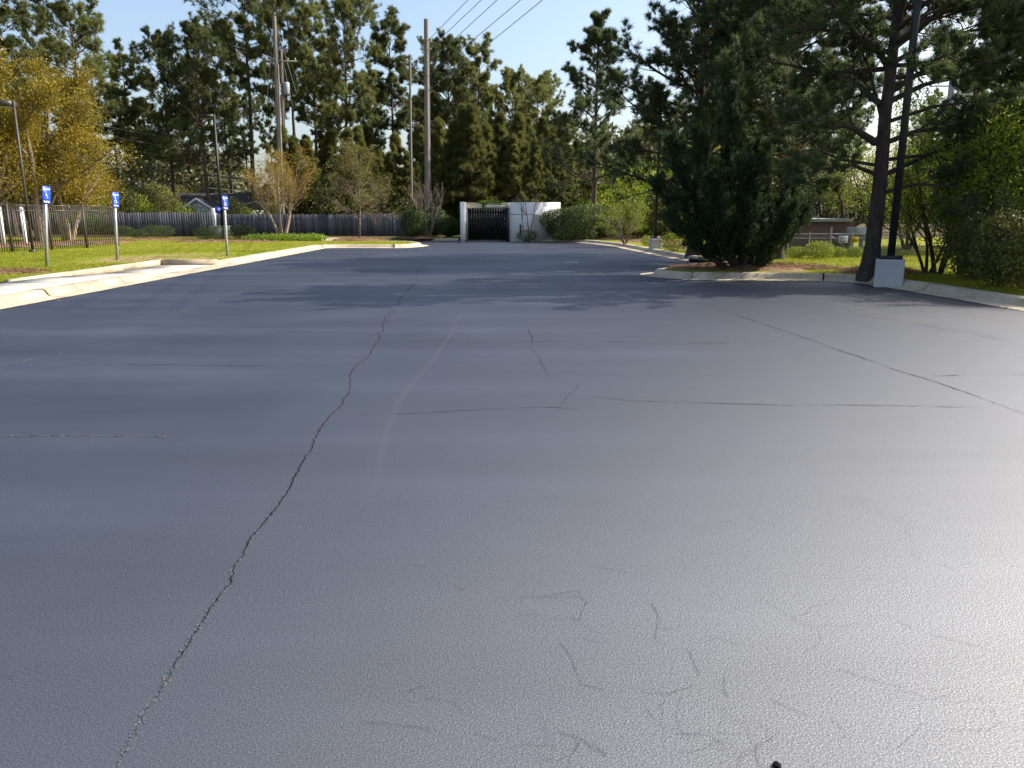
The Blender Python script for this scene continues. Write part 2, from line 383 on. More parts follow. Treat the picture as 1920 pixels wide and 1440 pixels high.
# lawn: everything outside the kerbs
def off(path, d):
    return path + normals2d(path) * d
def fill_poly(poly, z, name, mat):
    bm = bmesh.new(); vs = [bm.verts.new((x, y, z)) for x, y in poly]
    es = [bm.edges.new((vs[i], vs[(i + 1) % len(vs)])) for i in range(len(vs))]
    bmesh.ops.triangle_fill(bm, use_beauty=True, use_dissolve=False, edges=es)
    for f in bm.faces:
        if f.normal.z < 0: f.normal_flip()
    me = bpy.data.meshes.new(name); bm.to_mesh(me); bm.free(); me.materials.append(mat); return me
LZ = 0.15
SWX = -10.55                                   # back of the left sidewalk
ol, orr = off(pl, 0.615), off(pr, 0.615)
olf = ol[(ol[:, 1] > RAMP1 + 0.25) | (ol[:, 0] > -8.0)]
lawn_poly = [(SWX - 0.13, -14), (SWX - 0.13, RAMP1 + 0.1), (-9.0, RAMP1 + 0.1)] + [tuple(p) for p in olf[::2]] + [(-3.1, 46.0), (-0.15, 46.0)] + [tuple(p) for p in orr[1::2]] + [(9.4, -14), (160, -14), (160, 320), (-160, 320), (-160, -14)]
lawn = struct('lawn', fill_poly(lawn_poly, LZ, 'lawn', M['lawn']))
kl = struct('left_kerb', None); kerb(kl, pl, rng)
kr = struct('right_kerb', None); kerb(kr, pr, rng)

# sidewalk slabs on the left, dropping to the wheelchair ramp
walk = struct('sidewalk', None)
ys = [-14 + 1.5 * i for i in range(int((RAMP0 + 14) / 1.5) + 1)]
def wz(y): return 0.148 - 0.112 * float(np.clip((y - (RAMP0 - 1.2)) / 1.9, 0, 1))
for a, b in list(zip(ys, ys[1:])) + [(ys[-1], 20.1), (20.1, 21.9), (21.9, RAMP1 - 0.13)]:
    x0, x1 = SWX, -9.035
    x1b = -9.035
    v = []
    for y in (a + 0.006, b - 0.006):
        for x in (x0, x1b): v += [(x, y, wz(y)), (x, y, -0.02)]
    F = [[0, 2, 6, 4], [1, 5, 7, 3], [0, 1, 3, 2], [4, 6, 7, 5], [0, 4, 5, 1], [2, 3, 7, 6]]
    link('slab', MB().add(v, F).mesh('slab', M['walk']), walk)
# raised edge kerbs that frame the ramp
edge = struct('ramp_kerb', None)
for a, b in ((16.4, 18.7), (18.72, 21.2), (21.22, RAMP1 + 0.10)):
    mb = MB().box((SWX - 0.14, a, -0.02), (SWX - 0.004, b, 0.19)); link('kerb_segment', mb.mesh('kerb_segment', M['kerb']), edge)
mb = MB().box((SWX + 0.0, RAMP1 - 0.12, -0.02), (-8.92, RAMP1 + 0.08, 0.185)); link('kerb_segment', mb.mesh('kerb_segment', M['kerb']), edge)

# storm drain inlet in the right kerb
c = Vector((6.05, 24.9, 0)); d = thing('drain_inlet', 'dark storm drain inlet with concrete hood set in the kerb beside the juniper', 'drain', (5.95, 25.3, 0.0), R(-72))
link('hood', MB().box((-0.55, 0.02, 0.10), (0.55, 0.75, 0.175)).mesh('hood', M['kerb']), d)
link('opening', MB().box((-0.42, -0.012, 0.012), (0.42, 0.30, 0.102)).mesh('opening', M['tar']), d)  # solid near-black block, the shade inside the inlet put into its colour

# ------------------------------------------------------------------ cracks in the asphalt
def jag(pts, amp, rng, depth=6):
    p = [np.array((q[0], q[1])) for q in pts]
    for k in range(depth):
        o = [p[0]]
        for a, b in zip(p, p[1:]):
            dd = np.linalg.norm(b - a)
            if dd < 0.03: o.append(b); continue
            m = (a + b) / 2 + np.array((-(b - a)[1], (b - a)[0])) * rng.normal(0, amp * (0.4 if k < 3 else 1.5))
            o += [m, b]
        p = o
    return np.array(p)
def crack(pts, w, rng, amp=0.10, lip=0.0, depth=6, gap=0.0):
    p = jag(pts, amp, rng, depth); nn = normals2d(p)
    N = len(p); ww = w * (0.3 + 1.2 * rng.random(N)); ww = np.convolve(ww, [.25, .5, .25], 'same')
    if gap: ww = np.where(np.sin(np.arange(N) * 0.11 + rng.uniform(0, 6)) + rng.normal(0, .6, N) < gap * 2 - 1, ww * 0.08, ww)
    ww = ww * np.clip(np.minimum(np.arange(N) + .3, N - .7 - np.arange(N)) / (N * .12), 0.05, 1)
    z = 0.004
    V = np.concatenate([np.c_[p + nn * ww[:, None] / 2, np.full(N, z)], np.c_[p - nn * ww[:, None] / 2, np.full(N, z)]])
    F = [[i, N + i, N + i + 1, i + 1] for i in range(N - 1)]
    o = link('crack', MB().add(V, F).mesh('crack', M['tar']), lot)
    if lip:
        seg = np.linalg.norm(np.diff(p, axis=0), axis=1).sum(); m = int(min(5200, seg / 0.0035))
        f = rng.random(m) * (N - 1); ii = f.astype(int); u = (f - ii)[:, None]
        clus = 0.5 + 0.5 * np.sin(f * .23 + rng.uniform(0, 6)) * np.sin(f * .071 + 1)
        kp = rng.random(m) < 0.22 + 0.55 * clus; ii, u = ii[kp], u[kp]; m = len(ii)
        sgn = np.where(rng.random(m) < .72, 1, -1)[:, None] * (1 if p[0, 1] < p[-1, 1] else -1)
        base = p[ii] * (1 - u) + p[ii + 1] * u + sgn * nn[ii] * (ww[ii, None] * .5 + np.abs(rng.normal(0, lip * .38, (m, 1))))
        tg = np.c_[-nn[ii][:, 1], nn[ii][:, 0]] + rng.normal(0, .35, (m, 2)); tg /= np.linalg.norm(tg, axis=1, keepdims=True)
        ns_ = np.c_[-tg[:, 1], tg[:, 0]]; ln = lip * rng.uniform(.25, .75, (m, 1)); wd = ln * rng.uniform(.22, .6, (m, 1)); hh = lip * rng.uniform(.06, .26, m)
        z0 = np.full(m, .002)
        q = [np.c_[base - tg * ln, z0], np.c_[base - ns_ * wd, z0], np.c_[base + tg * ln, z0], np.c_[base + ns_ * wd, z0], np.c_[base, z0 + hh]]
        VV = np.stack(q, 1).reshape(-1, 3); b5 = (np.arange(m) * 5)[:, None]
        FF = np.concatenate([b5 + np.array([[a_, (a_ + 1) % 4, 4]]) for a_ in range(4)])
        mb = MB().add(VV, FF)
        link('crack_lip', mb.mesh('crack_lip', M['lip']), o)
    return o
def px(*a): return [G(*q) for q in a]
rng = np.random.default_rng(11)
crack(px((205, 1480), (238, 1400), (300, 1300), (365, 1190), (395, 1140), (470, 1010), (530, 935), (580, 850), (606, 795), (640, 760), (655, 705), (688, 672), (712, 630), (752, 560), (765, 545), (783, 510), (800, 480)), 0.0085, rng, 0.050, 0.016, 7)
crack(px((1305, 568), (1400, 597), (1520, 637), (1650, 682), (1750, 715), (1850, 750), (1960, 790)), 0.010, rng, 0.03, 0.010, 7, 0.25)
crack(px((630, 778), (760, 776), (900, 768), (1040, 764), (1100, 770)), 0.006, rng, 0.025, 0.006, 7, 0.12)
crack(px((1088, 742), (1190, 752), (1320, 756), (1460, 760), (1600, 760), (1850, 765)), 0.008, rng, 0.03, 0.006, 7, 0.1)
crack(px((1050, 762), (1060, 745), (1084, 728), (1075, 715)), 0.0034, rng, 0.08, 0.0, 6)
crack(px((990, 645), (1010, 668), (1022, 690), (1025, 705), (1048, 712)), 0.0034, rng, 0.08, 0.0, 6)
crack(px((992, 617), (998, 642)), 0.006, rng, 0.06, 0.0, 5)
crack(px((715, 640), (840, 638), (960, 640), (1150, 642), (1470, 643)), 0.012, rng, 0.03, 0.0, 7, 0.4)
crack(px((105, 683), (290, 684), (470, 687), (640, 684)), 0.012, rng, 0.03, 0.010, 7, 0.35)
crack(px((0, 617), (230, 619), (520, 621), (715, 626)), 0.012, rng, 0.03, 0.0, 7, 0.55)
crack(px((0, 818), (150, 817), (320, 820)), 0.010, rng, 0.06, 0.022, 7, 0.3)
crack(px((340, 587), (400, 566), (470, 541)), 0.008, rng, 0.05, 0.02, 7, 0.4)
crack(px((0, 686), (60, 674), (118, 660)), 0.008, rng, 0.05, 0.02, 7, 0.3)
crack(px((1560, 585), (1680, 600), (1800, 624), (1900, 640)), 0.012, rng, 0.05, 0.0, 7, 0.5)
crack(px((1750, 706), (1840, 702), (1940, 704)), 0.010, rng, 0.05, 0.0, 7, 0.4)
# the spread of hair cracks nearer the foot of the slope
hair = [((785, 1312), (850, 1318), (868, 1338)), ((680, 1355), (740, 1360), (800, 1366), (815, 1380)), ((1225, 1125), (1235, 1170), (1228, 1200), (1245, 1215)),
        ((1283, 1215), (1300, 1240), (1308, 1270)), ((1045, 1200), (1075, 1240), (1090, 1285), (1150, 1300)), ((1200, 1300), (1260, 1300), (1310, 1283)),
        ((960, 1122), (1040, 1120), (1098, 1122)), ((1085, 1196), (1120, 1205), (1150, 1206)), ((1210, 1330), (1238, 1360)), ((1265, 1378), (1330, 1376), (1362, 1405)),
        ((1110, 1392), (1138, 1418)), ((1040, 1370), (1100, 1392), (1140, 1420)), ((1360, 1270), (1362, 1310)), ((1440, 1310), (1520, 1345)), ((1555, 1345), (1590, 1382)),
        ((1680, 1165), (1715, 1182)), ((845, 1095), (870, 1108)), ((770, 1060), (805, 1066)), ((0, 1268), (30, 1272)), ((760, 1300), (800, 1285)),
        ((1000, 1122), (1085, 1108), (1100, 1130), (1085, 1170)), ((1210, 1130), (1240, 1150)), ((1230, 1180), (1270, 1180)), ((880, 1375), (940, 1390)),
        ((1320, 1205), (1345, 1196), (1400, 1212)), ((1570, 1255), (1650, 1280), (1690, 1290)), ((1740, 1190), (1850, 1215)), ((1100, 1060), (1180, 1075))]
for h in hair:
    crack(px(*h), 0.0013, rng, 0.10, 0.0, 6, 0.0)
# a net of fine crazing: branching random walks
def craze(x, y, a, L, w, lev=0):
    pts = [(x, y)]; a0 = a
    for k in range(int(L / .022)):
        a = a0 + (a - a0) * .8 + rng.normal(0, .55); x += .022 * math.cos(a); y += .022 * math.sin(a); pts.append((x, y))
        if lev < 2 and rng.random() < .10: craze(x, y, a + rng.choice((-1, 1)) * rng.uniform(.7, 1.4), L * rng.uniform(.3, .6), w * .75, lev + 1)
    if len(pts) > 3: crack(pts, w, rng, .16, 0.0, 1, 0.0)
for i in range(16):
    q = G(rng.uniform(930, 1900), rng.uniform(900, 1440)); craze(q.x, q.y, rng.choice((0, math.pi, -1.2)) + rng.normal(0, .4), rng.uniform(.2, .8), rng.uniform(.0005, .0009))
# faint dusty tyre track and wheel scuffs, worn into the sealer
def track_mat():
    m, n, l, b = new_mat('dusty_tyre_track')
    b.inputs['Base Color'].default_value = (0.17, 0.17, 0.175, 1); b.inputs['Roughness'].default_value = 0.75
    at = n.new('ShaderNodeVertexColor'); at.layer_name = 'fade'
    tr = n.new('ShaderNodeBsdfTransparent'); mx = n.new('ShaderNodeMixShader')
    f = math_n(n, l, 'MULTIPLY', at.outputs['Color'], ramp(n, l, noise(n, l, 22, 4, 0.7), [(0.3, (0.25,) * 3), (0.7, (1,) * 3)]))
    l.new(f, mx.inputs[0]); l.new(tr.outputs[0], mx.inputs[1]); l.new(b.outputs[0], mx.inputs[2])
    l.new(mx.outputs[0], n['Material Output'].inputs['Surface']); return m
M['track'] = track_mat()
def track(pts, w, strength, z=0.003):
    p = smooth_path([(q.x, q.y) for q in px(*pts)], 2.5, 0.2); nn = normals2d(p); N = len(p)
    cols = 7; V = []; C_ = []
    for j in range(cols):
        u = j / (cols - 1) - 0.5
        V.append(np.c_[p + nn * u * w, np.full(N, z)])
        e = math.cos(u * math.pi) ** 1.2 if abs(u) < .5 else 0
        t = np.linspace(0, 1, N); C_.append(strength * e * np.clip(np.minimum(t, 1 - t) * 5, 0, 1))
    V = np.concatenate(V); C_ = np.concatenate(C_)
    F = [[j * N + i, (j + 1) * N + i, (j + 1) * N + i + 1, j * N + i + 1] for j in range(cols - 1) for i in range(N - 1)]
    me = MB().add(V, F).mesh('tyre_track', M['track'])
    ca = me.color_attributes.new('fade', 'FLOAT_COLOR', 'POINT')
    ca.data.foreach_set('color', np.c_[C_, C_, C_, np.ones_like(C_)].astype(np.float32).ravel())
    return link('tyre_track', me, lot)
track([(880, 560), (866, 582), (838, 640), (800, 690), (755, 740), (730, 790), (715, 850), (700, 930), (703, 990)], 0.08, 0.13)
track([(1520, 560), (1640, 585), (1780, 612), (1930, 650)], 0.30, 0.25, 0.0028)
track([(1560, 545), (1700, 572), (1930, 610)], 0.35, 0.2, 0.0032)

# a crumb of asphalt and blown leaves lying on the lot
def clod(name, label, at, r, mat, seed, cat='debris', group=None):
    rg = np.random.default_rng(seed); bm = bmesh.new(); bmesh.ops.create_icosphere(bm, subdivisions=2, radius=r)
    for v in bm.verts: v.co *= rg.uniform(0.75, 1.2); v.co.z = v.co.z * 0.6 + r * 0.45
    me = bpy.data.meshes.new(name); bm.to_mesh(me); bm.free(); me.materials.append(mat)
    return tag(link(name, me, None, at), label, cat, group)
clod('asphalt_crumb', 'small black crumb of asphalt lying on the pale sealed pavement', G(1457, 1437), 0.012, M['tar'], 1)

# ------------------------------------------------------------------ plant generators (numpy)
def unit(v): return v / (np.linalg.norm(v, axis=-1, keepdims=True) + 1e-9)
def perp_rand(rng, T):
    r = unit(rng.normal(size=T.shape)); a = np.cross(T, r); return unit(a)
def polyline(rng, S, D, L, K, up=0.0, wob=0.12):
    """S starts, D dirs, L lengths -> (N,K,3) gently curving polylines"""
    N = len(S); out = np.zeros((N, K, 3)); out[:, 0] = S; d = D.copy()
    for k in range(1, K):
        d = unit(d + np.array([0, 0, 1.0]) * (up if np.isscalar(up) else up[:, None]) / K + rng.normal(0, wob, (N, 3)))
        out[:, k] = out[:, k - 1] + d * (L / (K - 1))[:, None]
    return out
def sample(Pn, Rn, idx, s):
    K = Pn.shape[1]; f = np.clip(s, 0, 0.9999) * (K - 1); i = f.astype(int); u = (f - i)[:, None]
    a, b = Pn[idx, i], Pn[idx, i + 1]
    ra, rb = Rn[idx, i], Rn[idx, i + 1]
    return a + (b - a) * u, unit(b - a), ra + (rb - ra) * u[:, 0]
def kids(rng, Pn, Rn, n, s0, s1, ang, ratio, K, up=0.0, wob=0.12, rr=0.6, rmin=0.004, tip=0.35, flat=0.0, shrink=0.5):
    N = len(Pn); idx = np.repeat(np.arange(N), n)
    s = s0 + (s1 - s0) * ((np.tile(np.arange(n), N) + rng.random(N * n)) / n)
    S, T, rad = sample(Pn, Rn, idx, s)
    pr_ = perp_rand(rng, T)
    if flat: pr_ = unit(pr_ * np.array([1, 1, 1 - flat]))
    a = rng.uniform(*ang, size=N * n)[:, None]
    D = unit(T * np.cos(a) + pr_ * np.sin(a))
    plen = np.linalg.norm(np.diff(Pn, axis=1), axis=2).sum(1)[idx]
    L = plen * rng.uniform(*ratio, size=N * n) * (1 - shrink * (s - s0) / max(1e-6, s1 - s0))
    Q = polyline(rng, S, D, L, K, up, wob)
    r0 = np.maximum(np.minimum(rad * rr, rad), rmin)
    Rq = r0[:, None] * np.linspace(1, tip, K)[None]
    return Q, np.maximum(Rq, rmin * 0.5)
def needles(rng, C, T, k, L, w, spread=(0.35, 1.35), jitter=0.3):
    n = len(C); C2 = np.repeat(C, k, 0); T2 = np.repeat(T, k, 0)
    a = rng.uniform(*spread, size=n * k)[:, None]
    D = unit(T2 * np.cos(a) + perp_rand(rng, T2) * np.sin(a))
    ll = L * rng.uniform(1 - jitter, 1 + jitter, n * k)[:, None]
    sd_ = perp_rand(rng, D) * w / 2
    base = C2 + rng.normal(0, L * 0.12, C2.shape)
    V = np.stack([base - sd_, base + sd_, base + D * ll], 1).reshape(-1, 3)
    return V, np.arange(len(V)).reshape(-1, 3)
def leaves(rng, C, size, w=0.55, up=0.0, outward=None):
    n = len(C); N_ = unit(rng.normal(size=(n, 3)) + np.array([0, 0, up]) + (outward * 0.9 if outward is not None else 0))
    D = perp_rand(rng, N_); S_ = np.cross(N_, D)
    sz = size * rng.uniform(0.6, 1.35, n)[:, None]
    fold = N_ * sz * 0.12
    V = np.stack([C, C + D * sz * .5 + S_ * sz * w * .5 + fold, C + D * sz, C + D * sz * .5 - S_ * sz * w * .5 + fold], 1).reshape(-1, 3)
    return V, np.arange(len(V)).reshape(-1, 4)

def pine_meshes(seed, H, r0, cb, CR, nb, sub, tuft, nl, nw, kn, barkm, leafm, lean=(0, 0), profile='round', clump=0.5, extra=None, sides=9, droop=0.0, fork=True):
    """a pine: trunk with limbs (one mesh) and needle crown (one mesh)"""
    rng = np.random.default_rng(seed)
    K = 14; t = np.linspace(0, 1, K)
    tr = np.c_[lean[0] * t ** 1.3 * H + np.cumsum(rng.normal(0, .035 * H / 14, K)), lean[1] * t ** 1.3 * H + np.cumsum(rng.normal(0, .035 * H / 14, K)), t * H]
    tr[0, :2] = 0; tr[0, 2] = -0.12
    rad = r0 * (1 - t) ** 0.75 * 0.86 + r0 * 0.03; rad[0] = r0 * 1.45
    tr = np.insert(tr, 1, tr[0] * .3 + tr[1] * .7 * np.array([1, 1, 0]) + np.array([0, 0, 0.35]), 0); rad = np.insert(rad, 1, r0 * 1.02)
    wood = MB(); wood.add(*tubes_np(tr[None], rad[None], sides + 3))
    hs = cb + (0.985 - cb) * (np.arange(nb) + rng.random(nb)) / nb
    tt = (hs - cb) / (1 - cb)
    if profile == 'round': pf = (0.42 + 0.95 * tt) * np.sqrt(np.clip(1.10 - tt, 0, 1)) * 1.12
    elif profile == 'cone': pf = (1.0 - tt) ** 0.8 + 0.10
    else: pf = 0.9 * np.sqrt(np.clip(1.08 - tt ** 1.8, 0, 1))
    L1 = CR * pf * rng.uniform(1 - clump, 1.15, nb)
    az = np.arange(nb) * 2.399963 + rng.normal(0, 0.35, nb)
    el = R(4) + R(44 if profile == 'round' else 56) * tt ** 1.3 + rng.normal(0, 0.14, nb) - droop * (1 - tt)
    D = np.c_[np.cos(az) * np.cos(el), np.sin(az) * np.cos(el), np.sin(el)]
    z = hs * H
    S = np.c_[np.interp(z, tr[:, 2], tr[:, 0]), np.interp(z, tr[:, 2], tr[:, 1]), z]
    tr_r = np.interp(z, tr[:, 2], rad)
    B1 = polyline(rng, S, D, L1, 7, 0.38, 0.11)
    R1 = np.minimum(tr_r * 0.55, 0.012 + 0.024 * L1)[:, None] * np.linspace(1, 0.25, 7)[None]
    if extra is not None:
        X, XR = extra; B1 = np.concatenate([B1, X]); R1 = np.concatenate([R1, XR])
    wood.add(*tubes_np(B1, R1, 6))
    B2, R2 = kids(rng, B1, R1, sub[0], 0.30, 1.0, (0.45, 1.05), (0.22, 0.48), 5, 0.45, 0.13, 0.5, 0.006, flat=0.45)
    wood.add(*tubes_np(B2, R2, 4))
    B3, R3 = kids(rng, B2, R2, sub[1], 0.25, 1.0, (0.35, 1.0), (0.3, 0.6), 3, 0.5, 0.15, 0.6, 0.004)
    wood.add(*tubes_np(B3, R3, 3))
    N3 = len(B3); idx = np.repeat(np.arange(N3), tuft); s = rng.uniform(0.35, 1.0, len(idx)); s[::tuft] = 0.99
    C, T, _ = sample(B3, R3, idx, s)
    T = unit(T + np.array([0, 0, 0.35]))
    crown = MB(); crown.add(*needles(rng, C, T, kn, nl, nw))
    return wood.mesh('trunk', barkm, True), crown.mesh('crown', leafm)

def broad_meshes(seed, H, r0, spec, leafn, leafsize, barkm, leafm, stems=1, spread=0.0, fork_h=0.3, up=0.3, leafw=0.55, crownr=None, lsz=0.15, twig_leaf=True):
    """a broadleaved tree or vase-shaped shrub; spec lists the branching levels"""
    rng = np.random.default_rng(seed); wood = MB()
    K = 8; az = np.arange(stems) * 2 * np.pi / max(1, stems) + rng.uniform(0, .8, stems)
    sp = spread * rng.uniform(0.5, 1.1, stems)
    D = np.c_[np.cos(az) * np.sin(sp), np.sin(az) * np.sin(sp), np.cos(sp)]
    S = np.c_[np.cos(az) * r0 * (stems > 1) * 1.2, np.sin(az) * r0 * (stems > 1) * 1.2, np.full(stems, -0.08)]
    P0 = polyline(rng, S, D, np.full(stems, H * 0.72) * rng.uniform(.85, 1.1, stems), K, 0.25, 0.05)
    R0 = np.full((stems, 1), r0) * np.linspace(1.1, 0.22, K)[None]
    wood.add(*tubes_np(P0, R0, 8))
    Pn, Rn = P0, R0; last = []
    for i, sp_ in enumerate(spec):
        Pn, Rn = kids(rng, Pn, Rn, **sp_)
        wood.add(*tubes_np(Pn, Rn, 5 if i == 0 else 3)); last = (Pn, Rn)
    crown = None
    if leafn:
        Pn, Rn = last; idx = rng.integers(0, len(Pn), leafn); s = rng.uniform(0.1, 1.0, leafn)
        C, T, _ = sample(Pn, Rn, idx, s); C = C + rng.normal(0, lsz, C.shape)
        V, F = leaves(rng, C, leafsize, leafw, 0.25)
        crown = MB().add(V, F).mesh('crown', leafm)
    return wood.mesh('trunk', barkm, True), crown

def shrub_meshes(seed, rx, ry, rz, n, size, leafm, lumps=9, shell=0.35, flat_bottom=0.1, leafw=0.55, box=0.0):
    """leafy mound: leaves through an uneven lumpy shell, with stems inside"""
    rng = np.random.default_rng(seed)
    d = unit(rng.normal(size=(n, 3))); 
    ld = unit(rng.normal(size=(lumps, 3)) * np.array([1, 1, .7]) + np.array([0, 0, .25])); la = rng.uniform(0.05, 0.24, lumps)
    f = 0.86 + (np.exp(-((1 - d @ ld.T) / 0.10)) * la[None]).sum(1)
    if box: f = f / (np.abs(d) ** (2 + box)).sum(1) ** (1 / (2 + box))
    rr = f * (1 - shell * rng.random(n) ** 1.8)
    C = d * rr[:, None] * np.array([rx, ry, rz]); C[:, 2] += rz * (1 - flat_bottom)
    keep = C[:, 2] > 0.02; C = C[keep]; d = d[keep]
    C += rng.normal(0, size * 0.5, C.shape); C[:, 2] = np.maximum(C[:, 2], 0.02)
    V, F = leaves(rng, C, size, leafw, 0.2, d)
    fol = MB().add(V, F).mesh('foliage', leafm)
    ns = 7; az = rng.uniform(0, 6.28, ns)
    S = np.c_[np.cos(az) * .06, np.sin(az) * .06, np.full(ns, -0.05)]
    D = np.c_[np.cos(az) * .6 * rx / rz, np.sin(az) * .6 * ry / rz, np.ones(ns)]
    st = polyline(rng, S, unit(D), np.full(ns, rz * 1.25), 5, 0.1, 0.1)
    sr = np.full((ns, 1), max(.012, rz * .022)) * np.linspace(1, .3, 5)[None]
    return fol, MB().add(*tubes_np(st, sr, 4)).mesh('stem', M['twig'])

def plant(name, meshes, parts, label, cat, loc, rotz=0.0, group=None, scale=1):
    o = thing(name, label, cat, loc, rotz, group, scale)
    for me, pn in zip(meshes, parts):
        if me is not None: link(pn, me, o)
    return o
TC = ('trunk', 'crown'); FS = ('foliage', 'stem')
def at(pxx, Y, z=LZ):
    q = P(pxx, 420, Y); return (q.x, Y, z)
def height(py, Y): return P(960, py, Y).z - LZ
#%%OBJECTS
# ------------------------------------------------------------------ parking signs
def text_mesh(body, size, mat, name='lettering'):
    cu = bpy.data.curves.new(name, 'FONT'); cu.body = body; cu.size = size; cu.align_x = 'CENTER'; cu.extrude = 0.0006; cu.offset = size * 0.025
    o = bpy.data.objects.new(name, cu); COL.objects.link(o)
    dg = bpy.context.evaluated_depsgraph_get(); me = bpy.data.meshes.new_from_object(o.evaluated_get(dg))
    bpy.data.objects.remove(o); bpy.data.curves.remove(cu)
    me.materials.clear(); me.materials.append(mat)
    for v in me.vertices: v.co = Vector((v.co.x, -v.co.z, v.co.y))     # stand up, facing -Y
    return me
def rounded_panel(w, h, t, r, mat, name):
    pts = []
    for cx, cz, a0 in ((w / 2 - r, h / 2 - r, 0), (-w / 2 + r, h / 2 - r, 90), (-w / 2 + r, -h / 2 + r, 180), (w / 2 - r, -h / 2 + r, 270)):
        for k in range(5):
            a = R(a0 + 22.5 * k); pts.append((cx + r * math.cos(a), cz + r * math.sin(a)))
    mb = MB().prism(pts, -t / 2, t / 2); me = mb.mesh(name, mat)
    for v in me.vertices: v.co = Vector((v.co.x, -v.co.z, v.co.y))
    return me
def wheelchair_mesh(s, mat):
    """access symbol drawn about the origin in the xz plane, height about 2 s"""
    mb = MB(); y = 0.0
    def stroke(pts, w):
        for (x0, z0), (x1, z1) in zip(pts, pts[1:]):
            d = np.array((x1 - x0, z1 - z0)); d /= np.linalg.norm(d); n_ = np.array((-d[1], d[0])) * w / 2; e = d * w * 0.3
            a = np.array((x0, z0)) - e; b = np.array((x1, z1)) + e
            c4 = [a + n_, a - n_, b - n_, b + n_]
            mb.add([(s * p[0], y, s * p[1]) for p in c4] + [(s * p[0], y - 0.0012, s * p[1]) for p in c4], [[0, 1, 2, 3], [4, 7, 6, 5], [0, 4, 5, 1], [1, 5, 6, 2], [2, 6, 7, 3], [3, 7, 4, 0]])
    th = np.linspace(0, 2 * np.pi, 17)
    stroke([(-0.12 + 0.13 * math.cos(a), 0.95 + 0.13 * math.sin(a)) for a in th], 0.13)
    stroke([(-0.12, 0.74), (-0.06, 0.0), (0.32, 0.0), (0.50, -0.52), (0.68, -0.46)], 0.17)
    stroke([(-0.10, 0.42), (0.28, 0.42)], 0.13)
    th = np.linspace(R(118), R(335), 20)
    stroke([(0.02 + 0.50 * math.cos(a), -0.32 + 0.50 * math.sin(a)) for a in th], 0.15)
    return mb.mesh('access_symbol', mat)
SIGN_W, SIGN_H = 0.30, 0.46
panel_me = rounded_panel(SIGN_W, SIGN_H, 0.004, 0.02, M['bluesign'], 'panel')
word1, word2 = text_mesh('Reserved', 0.070, M['whitesign']), text_mesh('Parking', 0.070, M['whitesign'])
sym_me = wheelchair_mesh(0.098, M['whitesign'])
def sign_post_mesh(H):
    mb = MB(); w = 0.035                       # U-channel post
    mb.box((-w, -0.012, -0.25), (w, -0.008, H)); mb.box((-w, -0.008, -0.25), (-w + 0.006, 0.03, H)); mb.box((w - 0.006, -0.008, -0.25), (w, 0.03, H))
    mb.box((-w - 0.016, 0.026, -0.25), (-w + 0.0055, 0.031, H)); mb.box((w - 0.0055, 0.026, -0.25), (w + 0.016, 0.031, H))
    return mb.mesh('post', M['galv'])
def parking_sign(pxy, top_py, lab, yaw, tilt):
    b = G(*pxy, LZ); H = P(pxy[0], top_py, b.y).z - LZ
    s = thing('parking_sign', lab, 'sign', b, 0, 'blue accessible parking signs along the lawn')
    s.rotation_euler = (Matrix.Rotation(tilt, 3, 'Y') @ Matrix.Rotation(yaw, 3, 'Z')).to_euler()
    link('post', sign_post_mesh(H - 0.03), s)
    p = link('panel', panel_me, s, (0, -0.020, H - SIGN_H / 2))
    link('lettering', word1, p, (0, -0.0032, 0.135)); link('lettering', word2, p, (0, -0.0032, -0.185))
    link('access_symbol', sym_me, p, (-0.01, -0.0024, -0.015))
    for dz in (0.195, -0.20): link('bolt', MB().box((-.006, -.0065, -.006), (.006, -.001, .006)).mesh('bolt', M['galv']), p, (0, 0, dz))
parking_sign((89, 501), 348, 'blue accessible parking sign on a grey post between the iron fence and the sidewalk', R(84), R(6.0))
parking_sign((221, 487), 360, 'blue accessible parking sign on a grey post at the end of the iron fence', R(82), R(3.6))
parking_sign((427, 480), 367, 'blue accessible parking sign on a grey post beside the rounded bushes and ramp kerb', R(76), R(1.2))

# octagonal sign seen from behind, at the left edge of the lawn
b = G(-14, 500, LZ); s = thing('stop_sign', 'back of a grey octagonal metal sign at the end of the lawn', 'sign', b, R(20))
link('post', sign_post_mesh(2.35), s)
oc = [(0.34 * math.cos(R(22.5 + 45 * k)), 0.34 * math.sin(R(22.5 + 45 * k))) for k in range(8)]
me = MB().prism(oc, -0.002, 0.002).mesh('panel', M['galv'])
for v in me.vertices: v.co = Vector((v.co.x, -v.co.z, v.co.y))
link('panel', me, s, (0, 0.036, 2.2))

